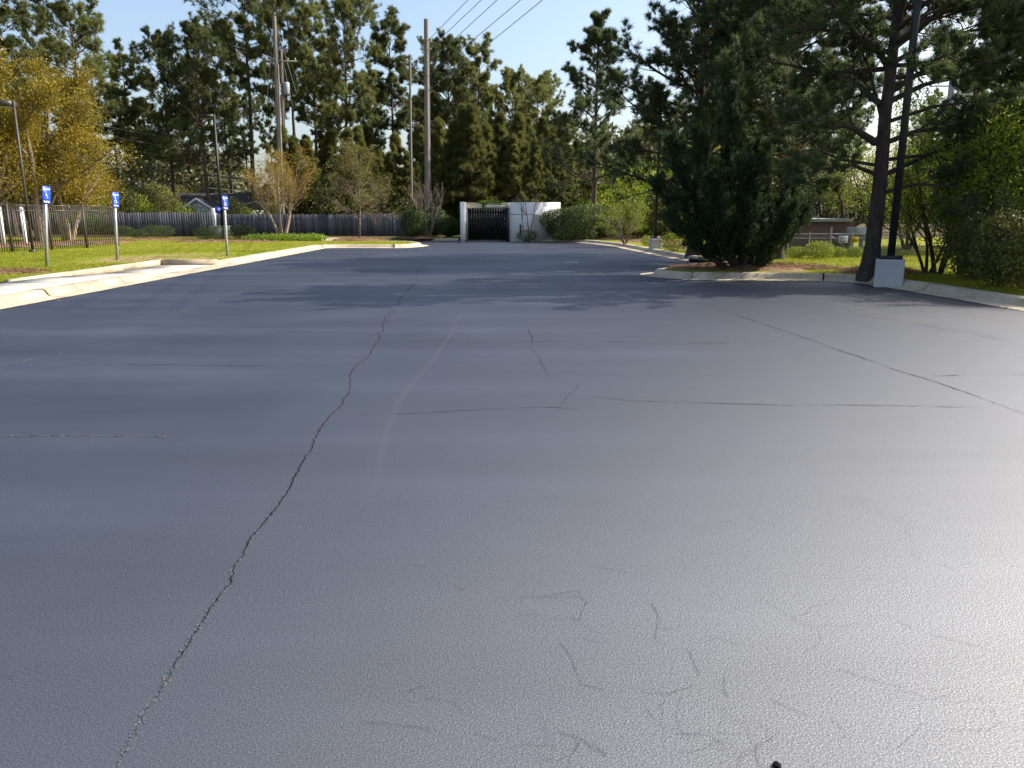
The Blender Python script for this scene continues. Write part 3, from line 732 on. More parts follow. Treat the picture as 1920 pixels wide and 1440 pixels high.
# ------------------------------------------------------------------ lamp posts
def lamp(label, base, H, w, arm=0.45, heads=1, headdir=1, mat='blackmetal', blk=None, rotz=0.0):
    s = thing('lamp_post', label, 'lamp', base, rotz, 'black parking lot lamp posts')
    z0 = 0.0
    if blk:
        bw, bh = blk
        bm = bmesh.new(); bmesh.ops.create_cube(bm, size=1)
        for v in bm.verts: v.co = Vector((v.co.x * bw, v.co.y * bw, (v.co.z + .5) * (bh + .2) - .2))
        bmesh.ops.bevel(bm, geom=[e for e in bm.edges], offset=0.028, segments=3, affect='EDGES', profile=0.5)
        rg = random.Random(5)
        me = bpy.data.meshes.new('concrete_base'); bm.to_mesh(me); bm.free(); me.materials.append(M['block'])
        link('concrete_base', me, s); z0 = bh
        link('base_plate', MB().box((-w * 1.5, -w * 1.5, bh - .01), (w * 1.5, w * 1.5, bh + 0.075)).mesh('base_plate', M['blackmetal']), s)
    else:
        link('base_plate', MB().box((-w * 1.3, -w * 1.3, -0.05), (w * 1.3, w * 1.3, 0.10)).mesh('base_plate', M[mat]), s)
    link('pole', MB().box((-w / 2, -w / 2, z0), (w / 2, w / 2, H)).mesh('pole', M[mat]), s)
    for k in range(heads):
        d = headdir if k == 0 else -headdir
        a = link('arm', MB().box((min(0, d * arm) + (w / 2 if d > 0 else 0), -0.03, H - 0.18), (max(0, d * arm) - (w / 2 if d < 0 else 0), 0.03, H - 0.08)).mesh('arm', M[mat]), s)
        x0 = d * (arm - 0.02)
        hb = MB().box((min(x0, x0 + d * .62), -0.24, H - 0.22), (max(x0, x0 + d * .62), 0.24, H - 0.02))
        h = link('lamp_head', hb.mesh('lamp_head', M[mat]), s)
        link('lens', MB().box((min(x0, x0 + d * .62) + .06, -0.18, H - 0.235), (max(x0, x0 + d * .62) - .06, 0.18, H - 0.2205)).mesh('lens', M['steel']), h)
    return s
b = G(62, 473, LZ); lamp('bronze lamp post with square head standing by the iron fence and golden tree', b, P(44, 188, b.y).z - LZ, 0.07, 0.05, 1, -1, 'bronze')
lamp('tall thin black lamp post behind the rounded bushes at the wooden fence', at(417, 44.5), height(214, 44.5), 0.12, 0.04, 1, -1)
blk = G(1665, 528, 0.15)
lamp('tall black lamp post on a pale concrete block beside the big pine', (blk.x + 0.27, blk.y + 0.55, LZ), 9.0, 0.15, 0.4, 2, 1, blk=(0.57, 0.44), rotz=R(-25))
b = G(1228, 466, LZ); lamp('black lamp post on a small concrete block behind the juniper', b, P(1240, 160, b.y).z - LZ, 0.11, 0.05, 1, -1, blk=(0.44, 0.40))
# small blue sign fixed at the lamp post
q = P(409, 389, 44.3); s = thing('blue_sign', 'small plain blue sign facing sideways on the thin black lamp post', 'sign', (at(417, 44.3)[0] - 0.20, 44.3, LZ + 1.42), R(35))
link('panel', rounded_panel(0.30, 0.34, 0.004, 0.015, M['bluesign'], 'panel'), s, (0, 0, 0.17)); link('bracket', MB().box((-.02, .003, .04), (.24, .02, .3)).mesh('bracket', M['blackmetal']), s)

# ------------------------------------------------------------------ iron picket fence on the left
f0, f1 = Vector((-21.9, 23.2, LZ)), Vector((-19.6, 38.4, LZ))
f0 = G(-60, 478, LZ); f1 = G(222, 461.5, LZ)
dirv = (f1 - f0).normalized(); flen = (f1 - f0).length; ang = math.atan2(dirv.y, dirv.x)
FH = 1.72
fen = thing('picket_fence', 'dark bronze metal picket fence along the edge of the lawn', 'fence', f0, ang)
npost = int(flen / 2.3) + 1; stepp = flen / npost
pick = MB().box((-.011, -.011, 0.06), (.011, .011, FH - 0.03)).mesh('picket', M['bronze'])
postm = MB().box((-.033, -.033, -0.1), (.033, .033, FH + 0.05)).box((-.04, -.04, FH + .05), (.04, .04, FH + .075)).mesh('post', M['bronze'])
for i in range(npost + 1): link('post', postm, fen, (i * stepp, 0, 0))
for i in range(npost):
    for zz in (FH - 0.045, FH - 0.24, 0.16):
        link('rail', MB().box((i * stepp + .034, -.017, zz), (i * stepp + stepp - .034, .017, zz + .035)).mesh('rail', M['bronze']), fen)
    np_ = int(stepp / 0.112)
    for k in range(1, np_ + 1): link('picket', pick, fen, (i * stepp + stepp * k / (np_ + 1), 0, 0))
# white posts of a gate behind the fence
for pxx, Y, lab in ((3, 33.5, 'white wooden post behind the iron fence by the golden tree trunk'), (43, 34.5, 'white wooden post topped with a ball behind the iron fence')):
    s = thing('white_post', lab, 'post', at(pxx, Y), 0.2)
    link('shaft', MB().box((-.07, -.07, -.05), (.07, .07, 1.45)).mesh('shaft', M['whitepaint']), s)
    link('cap', MB().lathe([(0.09, 1.45), (0.10, 1.48), (0.05, 1.51), (0.085, 1.58), (0.07, 1.65), (0.001, 1.68)], 14).mesh('cap', M['whitepaint'], True), s)

# ------------------------------------------------------------------ wooden privacy fence
def board_mesh(h, w, seed):
    rg = np.random.default_rng(seed); e = rg.normal(0, .006, 4)
    mb = MB(); c = 0.028
    pts = [(-w / 2 + e[0], 0), (w / 2 + e[1], 0), (w / 2 + e[2], h - c), (w / 2 - c, h), (-w / 2 + c, h), (-w / 2 + e[3], h - c)]
    me = mb.prism(pts, -0.009, 0.009).mesh('board', M['fencewood'])
    for v in me.vertices: v.co = Vector((v.co.x, -v.co.z, v.co.y))
    return me
def wood_fence(label, a, b, h, seed):
    rg = random.Random(seed); a = Vector(a); b = Vector(b); d = b - a; L = d.length
    f = thing('wooden_fence', label, 'fence', a, math.atan2(d.y, d.x), 'weathered wooden fence sections')
    ms = [board_mesh(h + rg.uniform(-.03, .03), 0.142, seed + k) for k in range(6)]
    n = int(L / 0.150)
    for i in range(n):
        o = link('board', rg.choice(ms), f, ((i + .5) * L / n, rg.uniform(-.006, .006), -0.04 + rg.uniform(-.02, .02)))
        o.rotation_euler = (0, rg.uniform(-.012, .012), 0)
    for zz in (0.3, h / 2, h - .3):
        link('rail', MB().box((0, .012, zz), (L, .05, zz + .09)).mesh('rail', M['fencewood']), f)
    for i in range(int(L / 2.4) + 1):
        link('post', MB().box((i * 2.4 - .045, .052, -.3), (i * 2.4 + .045, .142, h - .05)).mesh('post', M['fencewood']), f)
YF = 50.0
wood_fence('weathered grey wooden fence section behind the rounded bushes', at(212, YF - 1.0), at(400, YF - 1.0), height(398, YF - 1), 5)
wood_fence('weathered grey wooden fence section behind the bare trees', at(406, YF + 1.6), at(770, YF - .5), height(401, YF + .6), 17)
# white board standing in for the house wall seen through the gap
s = thing('white_board', 'narrow white board leaning in the gap of the wooden fence', 'board', at(402, YF - 0.6), 0)
me = MB().prism([(-.05, 0), (.05, 0), (.17, 1.72), (-.17, 1.72)], -.012, .012).mesh('plank', M['whitepaint'])
for v in me.vertices: v.co = Vector((v.co.x, -v.co.z, v.co.y))
link('plank', me, s)
link('batten', MB().box((-.10, .013, 1.2), (.10, .04, 1.3)).mesh('batten', M['whitepaint']), s)
# utility pedestals near the bushes
s = thing('utility_box', 'low pale grey utility box half hidden behind the rounded bushes', 'box', at(412, 45.5))
link('cabinet', MB().box((-.45, -.3, -.05), (.45, .3, .62)).mesh('cabinet', M['galv']), s); link('lid', MB().box((-.48, -.33, .62), (.48, .33, .70)).mesh('lid', M['galv']), s)

# ------------------------------------------------------------------ house behind the fence
def house():
    Y = 62.0
    c = at(395, Y); h = thing('house', 'low white house with a dark shingled roof behind the wooden fence', 'house', c)
    s = Y / 1486.0                               # metres per photograph pixel at this distance
    x0, x1 = (262 - 395) * s, (532 - 395) * s
    eave, ridge = height(392, Y), height(362, Y + 4)
    link('wall', MB().box((x0 + .3, 0, -.1), (x1 - .3, 8, eave)).mesh('wall', M['whitepaint']), h)
    mb = MB(); mb.add([(x0, -.5, eave - .1), (x1, -.5, eave - .1), (x1 - 1.5, 4, ridge), (x0 + 1.5, 4, ridge), (x0, 8.5, eave - .1), (x1, 8.5, eave - .1)],
                      [[0, 1, 2, 3], [4, 3, 2, 5]]); mb.add([(x0, -.5, eave - .1), (x0 + 1.5, 4, ridge), (x0, 8.5, eave - .1), (x1, -.5, eave - .1), (x1, 8.5, eave - .1), (x1 - 1.5, 4, ridge)], [[0, 1, 2], [3, 4, 5]])
    rf = link('roof', mb.mesh('roof', M['shingle']), h)
    # front gable
    gw, gp, ge = 22 * s, height(369, Y - 2.2), height(387, Y - 2.2)
    pts = [(-gw, -.1), (gw, -.1), (gw, ge), (0, gp - .12), (-gw, ge)]
    me = MB().prism([(x, z) for x, z in pts], 0, 2.2).mesh('gable', M['whitepaint'])
    for v in me.vertices: v.co = Vector((v.co.x, v.co.z - 2.2, v.co.y))
    link('gable', me, h)
    mb = MB()
    for sg in (-1, 1):
        mb.add([(0, -2.5, gp), (sg * (gw + .35), -2.5, ge - .12), (sg * (gw + .35), 2.2, ge - .12), (0, 3.2, gp)], [[0, 1, 2, 3]])
    gr = link('gable_roof', mb.mesh('gable_roof', M['shingle']), h)
    for sg in (-1, 1):
        a = Vector((0, -2.52, gp - .05)); b2 = Vector((sg * (gw + .36), -2.52, ge - .17))
        link('fascia', MB().add([a, b2, b2 - Vector((0, 0, .18)), a - Vector((0, 0, .18)), a + Vector((0, .04, 0)), b2 + Vector((0, .04, 0)), b2 + Vector((0, .04, -.18)), a + Vector((0, .04, -.18))],
             [[0, 1, 2, 3], [4, 7, 6, 5], [0, 4, 5, 1], [3, 2, 6, 7]]).mesh('fascia', M['whitepaint']), h)
    link('chimney', MB().box((x1 - 3.2, 3.2, eave), (x1 - 2.4, 4.0, ridge + .5)).mesh('chimney', M['brick']), rf)
house()

# ------------------------------------------------------------------ dumpster enclosure
def enclosure():
    Y = 43.9; o = at(863, Y, 0.0); e = thing('dumpster_enclosure', 'white stucco dumpster enclosure with dark slatted gates at the end of the lot', 'enclosure', o)
    s = Y / 1486.0; W = (1051 - 863) * s; H = P(960, 378.5, Y).z
    xo0, xo1 = 7 * s, 88 * s; xw = 92 * s; D = 5.2
    link('wall', MB().box((0, 0, -.05), (xo0, D, H)).mesh('wall', M['stucco']), e)                    # left pier running back
    wall = link('wall', MB().box((xw, 0.0, -.05), (W, 0.24, H - .02)).mesh('wall', M['stucco']), e)    # front wall right of the gates
    link('wall', MB().box((xw, 0.245, -.05), (xw + .24, D, H - .03)).mesh('wall', M['stucco']), e)
    link('wall', MB().box((W - .24, 0.245, -.05), (W, D, H - .03)).mesh('wall', M['stucco']), e)
    link('wall', MB().box((xo0 + .003, D - .24, -.05), (xw - .003, D - .003, H - .03)).mesh('wall', M['stucco']), e)
    link('wall_joint', MB().box((xw + .02, -.006, H * .685), (xw + 1.35, 0.0, H * .695)).mesh('wall_joint', M['tar']), wall)
    dr = link('door', MB().box((xw + 1.35, -.012, 0.02), (xw + 2.25, -0.001, H * .69)).mesh('door', M['walk']), e)
    link('handle', MB().box((xw + 2.02, -.07, .98), (xw + 2.14, -.013, 1.02)).mesh('handle', M['blackmetal']), dr)
    link('hinge_post', MB().box((xw + .58, -.07, .35), (xw + .65, -.008, .95)).mesh('hinge_post', M['blackmetal']), e)
    gy = 2.4
    # header of two boards
    for k in range(2):
        link('header_board', MB().box((xo0 + .004, gy - .20 - .015 * k, H - .17 - .165 * k), (xo1 + .06, gy - .03, H - .012 - .165 * k)).mesh('header_board', M['headerwood']), e)
    gh = H - .27; n = 16; gw = (xo1 - xo0 - .02)
    sl = MB().box((-gw / n / 2 + .003, -.012, 0.07), (gw / n / 2 - .003, .012, gh)).mesh('slat', M['gateboard'])
    for g in range(2):
        gate = link('gate', MB().box((xo0 + .01 + g * gw / 2, gy + .016, .25), (xo0 + .01 + (g + 1) * gw / 2 - .02, gy + .05, .37)).box((xo0 + .01 + g * gw / 2, gy + .016, gh - .35), (xo0 + .01 + (g + 1) * gw / 2 - .02, gy + .05, gh - .23)).mesh('gate', M['blackmetal']), e)
        for k in range(n // 2): link('slat', sl, gate, (xo0 + .01 + (g * n / 2 + k + .5) * gw / n, gy, 0))
    link('jamb', MB().box((xo0 + .002, gy - .18, -.02), (xo0 + .08, gy - .02, gh)).mesh('jamb', M['stucco']), e)
    link('jamb', MB().box((xo1 - .02, -.06, -.02), (xw - .004, gy - .16, H - .33)).mesh('jamb', M['blackmetal']), e)  # black lining stands in for shade on the right inner wall
    link('threshold', MB().box((xo0 + .01, gy - .25, -.01), (xw - .01, gy + .1, .02)).mesh('threshold', M['walk']), e)
    # what stands inside
    d = thing('dumpster', 'dark green steel dumpster hidden behind the slatted gates', 'dumpster', (o[0] + xo0 + 1.1, Y + 3.9, 0))
    link('bin', MB().prism([(-.85, -.6), (.85, -.6), (.85, .6), (-.85, .6)], 0.1, 1.2).mesh('bin', M['blackmetal']), d)
    link('lid', MB().box((-.87, -.62, 1.205), (.87, .62, 1.26)).mesh('lid', M['blackmetal']), d)
    # creeper over the header
    rg = np.random.default_rng(8); C = []
    for k in range(260):
        u = rg.random() ** 1.5; x = xo0 + .9 + u * 1.35 * (1 if rg.random() < .8 else -.15)
        C.append((x, gy - .22 + rg.normal(0, .04), H - .0 + abs(rg.normal(0, .055)) - .03))
    for k in range(90): C.append((xo0 + 1.02 + rg.normal(0, .055), gy - .25 + rg.normal(0, .03), H - rg.uniform(0, .42)))
    v = thing('creeper', 'bright green creeper trailing over the cream gate header', 'plant', (o[0], Y, 0))
    V, F = leaves(rg, np.array(C), 0.10); link('foliage', MB().add(V, F).mesh('foliage', M['cover']), v)
    link('stem', MB().tube([(xo0 + .8, gy - .22, H), (xo0 + 1.5, gy - .21, H + .02), (xo0 + 2.1, gy - .22, H)], .012, 5).tube([(xo0 + 1.02, gy - .23, H), (xo0 + 1.03, gy - .26, H - .38)], .01, 5).mesh('stem', M['twig']), v)
enclosure()

# ------------------------------------------------------------------ brick utility building, chain-link fence, cabinets
def utility():
    Y = 31.0; s = Y / 1486.0
    o = at(1490, Y); bld = thing('brick_building', 'small flat-roofed brown brick utility building beyond the lawn', 'building', o)
    H = height(416, Y); W = (1604 - 1490) * s
    link('wall', MB().box((0, 0, -.1), (W, 5, H)).mesh('wall', M['brick']), bld)
    rf = link('roof', MB().box((-.15, -.2, H), (W - .2, 5.2, H + .12)).mesh('roof', M['walk']), bld)
    for xx in (0.6, 1.1, 1.9, 2.6): link('roof_vent', MB().tube([(xx, .5, H + .12), (xx, .5, H + .3 + .1 * (xx > 2))], .035, 8).mesh('roof_vent', M['galv']), rf)
    c = thing('electrical_cabinet', 'pale green electrical cabinet on the end of the brick building', 'cabinet', at(1609, Y - 1.2), 0)
    ch = height(426, Y - 1.2)
    link('box', MB().box((-.28, -.3, .55), (.28, .3, ch)).mesh('box', M['cabinet']), c); link('door', MB().box((-.25, -.32, .6), (.2, -.301, ch - .05)).mesh('door', M['cabinet']), c)
    link('leg', MB().box((-.26, -.05, -.05), (-.18, .05, .55)).mesh('leg', M['galv']), c); link('leg', MB().box((.18, -.05, -.05), (.26, .05, .55)).mesh('leg', M['galv']), c)
    c = thing('meter_cabinet', 'white metal meter cabinet beside the pale green cabinet', 'cabinet', at(1624, Y - .6), 0)
    link('box', MB().box((-.22, -.3, .35), (.22, .3, height(430, Y) )).mesh('box', M['whitepaint']), c); link('leg', MB().box((-.2, -.04, -.05), (-.14, .04, .35)).mesh('leg', M['galv']), c); link('leg', MB().box((.14, -.04, -.05), (.2, .04, .35)).mesh('leg', M['galv']), c)
    # chain-link fence
    Yf = 27.5; s = Yf / 1486.0; a = at(1480, Yf); L = (1720 - 1480) * s; hh = height(437, Yf)
    f = thing('chain_link_fence', 'galvanised chain-link fence in front of the brick building', 'fence', a)
    n = 6; st = L / n
    for i in range(n + 1): link('post', MB().tube([(i * st, 0, -.1), (i * st, 0, hh + (.2 if i == 2 else .05))], .032, 8).mesh('post', M['galv']), f)
    for i in range(n):
        link('rail', MB().tube([(i * st + .03, 0, hh - .03), (i * st + st - .03, 0, hh - .03)], .022, 6).mesh('rail', M['galv']), f)
        link('rail', MB().tube([(i * st + .03, 0, .55), (i * st + st - .03, 0, .55)], .018, 6).mesh('rail', M['galv']), f)
    link('brace', MB().tube([(2 * st + .03, .03, hh - .1), (3 * st - .03, .03, .1)], .018, 6).mesh('brace', M['galv']), f)
    mb = MB(); k = .09; nw = int(L / k)
    for i in range(-int(hh / k), nw):
        for sg in (1, -1):
            xa = i * k; xb = xa + hh
            ca, cb_ = max(0, xa), min(L, xb)
            if cb_ - ca < .1: continue
            za, zb = (ca - xa), (cb_ - xa)
            if sg < 0: za, zb = hh - za, hh - zb
            mb.tube([(ca, .004 * sg, za), (cb_, .004 * sg, zb)], .0035, 3, False)
    w = link('wire_mesh', mb.mesh('wire_mesh', M['galv']), f); w['kind'] = 'stuff'
    q = P(1581, 449, Yf - .05); sg = thing('notice_sign', 'white rectangular notice sign hung on the chain-link fence', 'sign', (q.x, Yf - .05, q.z - .12))
    link('panel', MB().box((-.16, -.003, 0), (.16, .003, .25)).mesh('panel', M['whitesign']), sg)
    for k in range(4): link('print_line', MB().box((-.12, -.0055, .045 + k * .05), (.12 - .03 * (k % 2), -.0035, .06 + k * .05)).mesh('print_line', M['tar']), sg)
    q = P(1603, 449, Yf - .05); sg = thing('warning_sign', 'yellow warning sign hung on the chain-link fence', 'sign', (q.x, Yf - .05, q.z - .1))
    link('panel', MB().box((-.13, -.003, 0), (.13, .003, .19)).mesh('panel', M['yellow']), sg)
    for k in range(2): link('print_line', MB().box((-.09, -.0055, .05 + k * .05), (.09, -.0035, .065 + k * .05)).mesh('print_line', M['tar']), sg)
    # steel transmission poles farther off
    for pxx, Y, tp, lab in ((1529, 70, 40, 'grey steel transmission pole seen through the pine branches'), (1755, 80, 60, 'slim grey steel transmission pole behind the lime leaves')):
        q = at(pxx, Y); s_ = thing('steel_pole', lab, 'pole', q); Hh = height(tp, Y)
        link('shaft', MB().tube([(0, 0, -.1), (0, 0, Hh * .5), (0, 0, Hh)], [.42, .34, .25], 10).mesh('shaft', M['steel'], True), s_)
        for zz in (.72, .84): link('crossarm', MB().tube([(-2.2, 0, Hh * zz + .25), (2.2, 0, Hh * zz + .25)], .07, 6).mesh('crossarm', M['steel']), s_)
utility()

# ------------------------------------------------------------------ wooden utility poles and wires
def upole(label, base_px, Y, top_px, top_py, r0, arms=True, hardware=False, guys=False):
    b = at(base_px, Y); t = P(top_px, top_py, Y)
    p = thing('utility_pole', label, 'pole', b, 0, 'wooden utility poles')
    dx = t.x - b[0]; H = t.z - LZ
    link('shaft', MB().tube([(0, 0, -.3), (dx * .33, 0, H * .33), (dx * .66, 0, H * .66), (dx, 0, H)], [r0, r0 * .9, r0 * .8, r0 * .7], 10).mesh('shaft', M['pole'], True), p)
    if arms:
        for zz, w in ((.905, .55), (.80, .3)):
            link('bracket', MB().tube([(dx * zz, 0, H * zz), (dx * zz - w, 0, H * zz + .12)], .045, 6).mesh('bracket', M['pole']), p)
            link('insulator', MB().lathe([(.02, 0), (.07, .03), (.04, .07), (.07, .1), (.03, .16), (.001, .17)], 8, (dx * zz - w, 0, H * zz + .14)).mesh('insulator', M['steel'], True), p)
        link('cable', MB().tube([(r0 + dx * .05 + .02, -.02, 0.2), (dx * .5 + r0 * .86 + .02, -.02, H * .5), (dx * .9 + r0 * .75 + .02, -.02, H * .9)], .02, 4).mesh('cable', M['wire']), p)
    if hardware:
        zz = H * .93
        link('crossarm', MB().box((-1.1 + dx * .93, -.06 - r0, zz), (1.1 + dx * .93, -r0, zz + .11)).mesh('crossarm', M['pole']), p)
        for xx in (-1.0, -.5, .5, 1.0): link('insulator', MB().lathe([(.02, 0), (.06, .03), (.035, .07), (.055, .1), (.02, .16), (.001, .17)], 8, (xx + dx * .93, -.03 - r0, zz + .11)).mesh('insulator', M['steel'], True), p)
        link('transformer', MB().lathe([(.001, 0), (.2, .01), (.22, .06), (.22, .75), (.17, .82), (.001, .84)], 14, (dx * .8 + r0 + .2, -.1, H * .76)).mesh('transformer', M['steel'], True), p)
    if guys:
        for gx, gz in ((-.75, .62), (.95, .60), (1.25, .66)):
            link('guy_wire', MB().tube([(dx, 0, H * .985), (dx * gz + gx, .1, H * gz)], .012, 4).mesh('guy_wire', M['wire']), p)
    return Vector((b[0] + dx, Y, t.z)), H
tA, _ = upole('tall leaning wooden utility pole behind the orange budding tree', 529, 54, 514, 30, .17, True, False, True)
upole('shorter grey wooden utility pole close behind the leaning pole', 536, 57, 527, 92, .125, True, True)
upole('thin reddish wooden utility pole without arms beside the leaning pole', 531, 53, 521, 120, .09, False)
upole('slender wooden utility pole between the bare tree and the bare shrub', 771.5, 57, 768.5, 104, .11, False)
tB, HB = upole('stout wooden utility pole above the bare vase-shaped shrub', 802, 52, 799, 36, .205)
def wire(label, a, b, sag, r, group):
    a, b = Vector(a), Vector(b); n = 14
    pts = [a + (b - a) * t - Vector((0, 0, sag * 4 * t * (1 - t))) for t in np.linspace(0, 1, n)]
    o = link('power_line', MB().tube([p - a for p in pts], r, 5).mesh('power_line', M['wire'], True), None, a)
    tag(o, label, 'wire', group)
g = 'overhead wires rising from the stout pole'
for (p0, p1) in (((800, 78), (872, 0)), ((800, 96), (896, 0)), ((801, 118), (925, 0)), ((800, 145), (968, 0)), ((801, 172), (1008, 0))):
    a = P(p0[0], p0[1], 51.8); k = 1.0
    sl = (p1[0] - (p0[0] + 12)) / (p0[1] + 14 - p1[1]) if False else (p1[0] - p0[0]) / (p0[1] - p1[1])
    e = P(p1[0] + sl * 700, -700, 16.0)
    wire('thin overhead wire climbing into the sky from the stout utility pole', a, e, .15, .016, g)
g = 'overhead wires crossing the pines'
for ya, yb in ((228, 320), (247, 331), (268, 342), (297, 358), (305, 364), (330, 378)):
    a = P(150 - 260, ya - (yb - ya) / 490 * 260, 44.0); e = P(640, yb - 6, 88.0)
    wire('thin overhead wire crossing in front of the pines behind the wooden fence', a, e, .12, .017, g)
upole('far wooden utility pole deep among the pines carrying the low wires', 641, 88.3, 639, 250, .16)
#%%PLANTS
# ------------------------------------------------------------------ pines behind the fence
far = []
for sd_, r0, cb_, cr, nb, pf_, cl in ((101, .23, .42, 4.9, 44, 'round', .65), (102, .22, .52, 4.3, 36, 'round', .65), (103, .24, .34, 4.8, 56, 'full', .6), (104, .20, .46, 3.9, 42, 'round', .7), (105, .21, .58, 4.6, 36, 'round', .6)):
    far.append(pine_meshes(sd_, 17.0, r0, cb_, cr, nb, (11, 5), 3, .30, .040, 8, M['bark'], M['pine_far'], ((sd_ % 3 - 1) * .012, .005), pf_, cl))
rg = random.Random(44)
def far_pine(k, pxx, Y, top, label, group, wide=1.0, rot=None):
    H = height(top, Y); s = H / 17.0
    plant('pine_tree', far[k], TC, label, 'tree', at(pxx, Y), rg.uniform(0, 6.28) if rot is None else rot, group, (s * wide, s * wide, s))
GA = 'tall pines rising behind the fence'
for k, x, Y, top, w, lab in (
        (0, 178, 56, -15, 1.0, 'tall pine with an open spreading crown and forked top behind the golden tree'),
        (1, 30, 50, -60, 1.0, 'tall pine behind the golden tree at the end of the iron fence'),
        (2, 330, 64, 78, .95, 'dense dark pine with a low full crown behind the white house'),
        (2, 395, 61, 62, .9, 'dense pine with a rounded top right behind the thin black lamp post'),
        (4, 476, 66, -55, .95, 'very tall pine with a high crown between the lamp post and the leaning pole'),
        (1, 560, 70, -30, .8, 'very tall pine directly right of the leaning utility pole'),
        (3, 600, 66, 20, .9, 'tall narrow pine between the leaning pole and the drooping-twig tree'),
        (0, 656, 62, -30, .78, 'very tall open pine straight behind the drooping-twig tree'),
        (3, 630, 76, 110, 1, 'shorter slim pine behind the orange budding tree and the drooping-twig tree'),
        (3, 747, 66, 52, 1.05, 'pine with a tufted top just left of the slender utility pole'),
        (2, 848, 70, 86, .9, 'broad pine just right of the stout utility pole'),
        (1, 897, 72, 104, 1.05, 'flat-topped pine above the left end of the white enclosure'),
        (2, 960, 74, 146, .85, 'pine rising above the young thicket over the white enclosure wall'),
        (4, 1005, 76, 163, 1.05, 'lowest of the tall pines, left of the lone open-branched pine'),
        (3, 810, 76, 105, 1.0, 'pine right behind the top of the stout utility pole'),
        (1, 110, 66, 60, .9, 'pine half hidden behind the golden tree and the forked pine'),
        (3, 255, 66, 110, .9, 'slim pine in the gap between the forked pine and the dense pines'),
        (4, 440, 74, 70, .8, 'pine behind the thin black lamp post deeper in the woods'),
        (2, 20, 62, 30, .9, 'dense pine behind the golden tree and the white posts'),
        (3, 700, 74, 145, .9, 'short pine between the drooping-twig tree and the slender utility pole'),
        (1, 535, 60, 10, .75, 'tall pine whose trunk stands right behind the leaning utility pole')):
    far_pine(k, x, Y, top, lab, GA, w)
GB = 'pines deep in the woods'
LB = 'pine deeper in the woods partly hidden by nearer pines'
for i in range(26):
    x = 15 + i * 42 + rg.uniform(-14, 14); Y = rg.uniform(80, 104)
    top = rg.uniform(150, 235) if not 545 < x < 770 else rg.uniform(272, 300)
    far_pine(rg.choice((1, 3, 4, 4)), x, Y, top, LB, GB, rg.uniform(.8, 1.05))
for i in range(9):
    x = 1130 + i * 95 + rg.uniform(-25, 25); Y = rg.uniform(70, 95)
    far_pine(rg.choice((1, 3, 4)), x, Y, rg.uniform(150, 260), 'pine far beyond the brick building and the right-hand thicket', 'pines beyond the brick building', .9)

# young pine thicket behind the enclosure and the fence
young = [pine_meshes(201 + k, 8.0, .085, .10, 1.75, 58, (6, 3), 4, .30, .036, 9, M['bark'], M['pine_young'], (0, 0), 'cone', .35) for k in range(3)]
GY = 'young pines in a thicket'
for i in range(30):
    x = 815 + i * 9.6 + rg.uniform(-8, 8); Y = rg.uniform(53, 66)
    top = (rg.uniform(200, 285) if x < 1060 else rg.uniform(250, 310)); s = height(top, Y) / 8.0
    plant('young_pine', young[i % 3], TC, 'slim young pine in the dense thicket behind the white enclosure', 'tree', at(x, Y), rg.uniform(0, 6.28), GY, (s * .95, s * .95, s))
for i in range(16):
    x = 545 + i * 17 + rg.uniform(-9, 9); Y = rg.uniform(56, 68); s = height(rg.uniform(235, 300), Y) / 8.0
    plant('young_pine', young[i % 3], TC, 'young pine in the thicket behind the wooden fence and bare trees', 'tree', at(x, Y), rg.uniform(0, 6.28), GY + ' behind the fence', (s, s, s))

# understory shrubs at the foot of the woods
und = [shrub_meshes(301, 2.2, 1.7, 1.5, 5200, .17, M['under'], 14, .6), shrub_meshes(302, 1.6, 1.5, 1.9, 4600, .16, M['under'], 14, .6),
       shrub_meshes(303, 2.0, 1.6, 1.4, 4200, .16, M['lime'], 12, .65)]
GU = 'leafy understory bushes'
for i in range(46):
    x = 10 + i * 25 + rg.uniform(-10, 10); Y = rg.uniform(54.5, 60) if i % 2 else rg.uniform(64, 76)
    if 250 < x < 545 and Y < 74: Y = rg.uniform(72.5, 78)
    k = 2 if (x > 1080 and rg.random() < .7) or rg.random() < .12 else rg.choice((0, 1))
    s = rg.uniform(.7, 1.25)
    plant('understory_bush', und[k], FS, 'leafy wild bush at the foot of the woods behind the fences', 'bush', at(x, Y), rg.uniform(0, 6.28), GU, s)
# ivy-like growth over the back of the wooden fence, in front of the house
for i, (x, py) in enumerate(((238, 372), (262, 366), (290, 382), (318, 374), (342, 380), (372, 388), (440, 385), (462, 388), (490, 386), (515, 390))):
    Y = 53.5 + (i % 3) * .8; s = height(py, Y) / 2.75
    plant('sunlit_bush', und[2 if i % 3 else 1], FS, 'sunlit bush showing above the wooden fence in front of the white house', 'bush', at(x, Y), rg.uniform(0, 6.28), 'bushes along the back of the wooden fence', (s * .9, s * .7, s))

# far woods reading as one mass
rgn = np.random.default_rng(77); n = 80000
xx = rgn.uniform(-95, 85, n); yy = rgn.uniform(112, 128, n)
tops = 7.5 + 2.5 * np.sin(xx * .21) + 1.6 * np.sin(xx * .57 + 1) + 2 * (xx < -40)
zz = tops * rgn.random(n) ** .8
V, F = leaves(rgn, np.c_[xx, yy, zz + .1], .62, .7)
w = link('distant_woods', MB().add(V, F).mesh('distant_woods', M['under'])); tag(w, 'distant leafy woods closing the view between the trunks', 'woods', None, 'stuff')

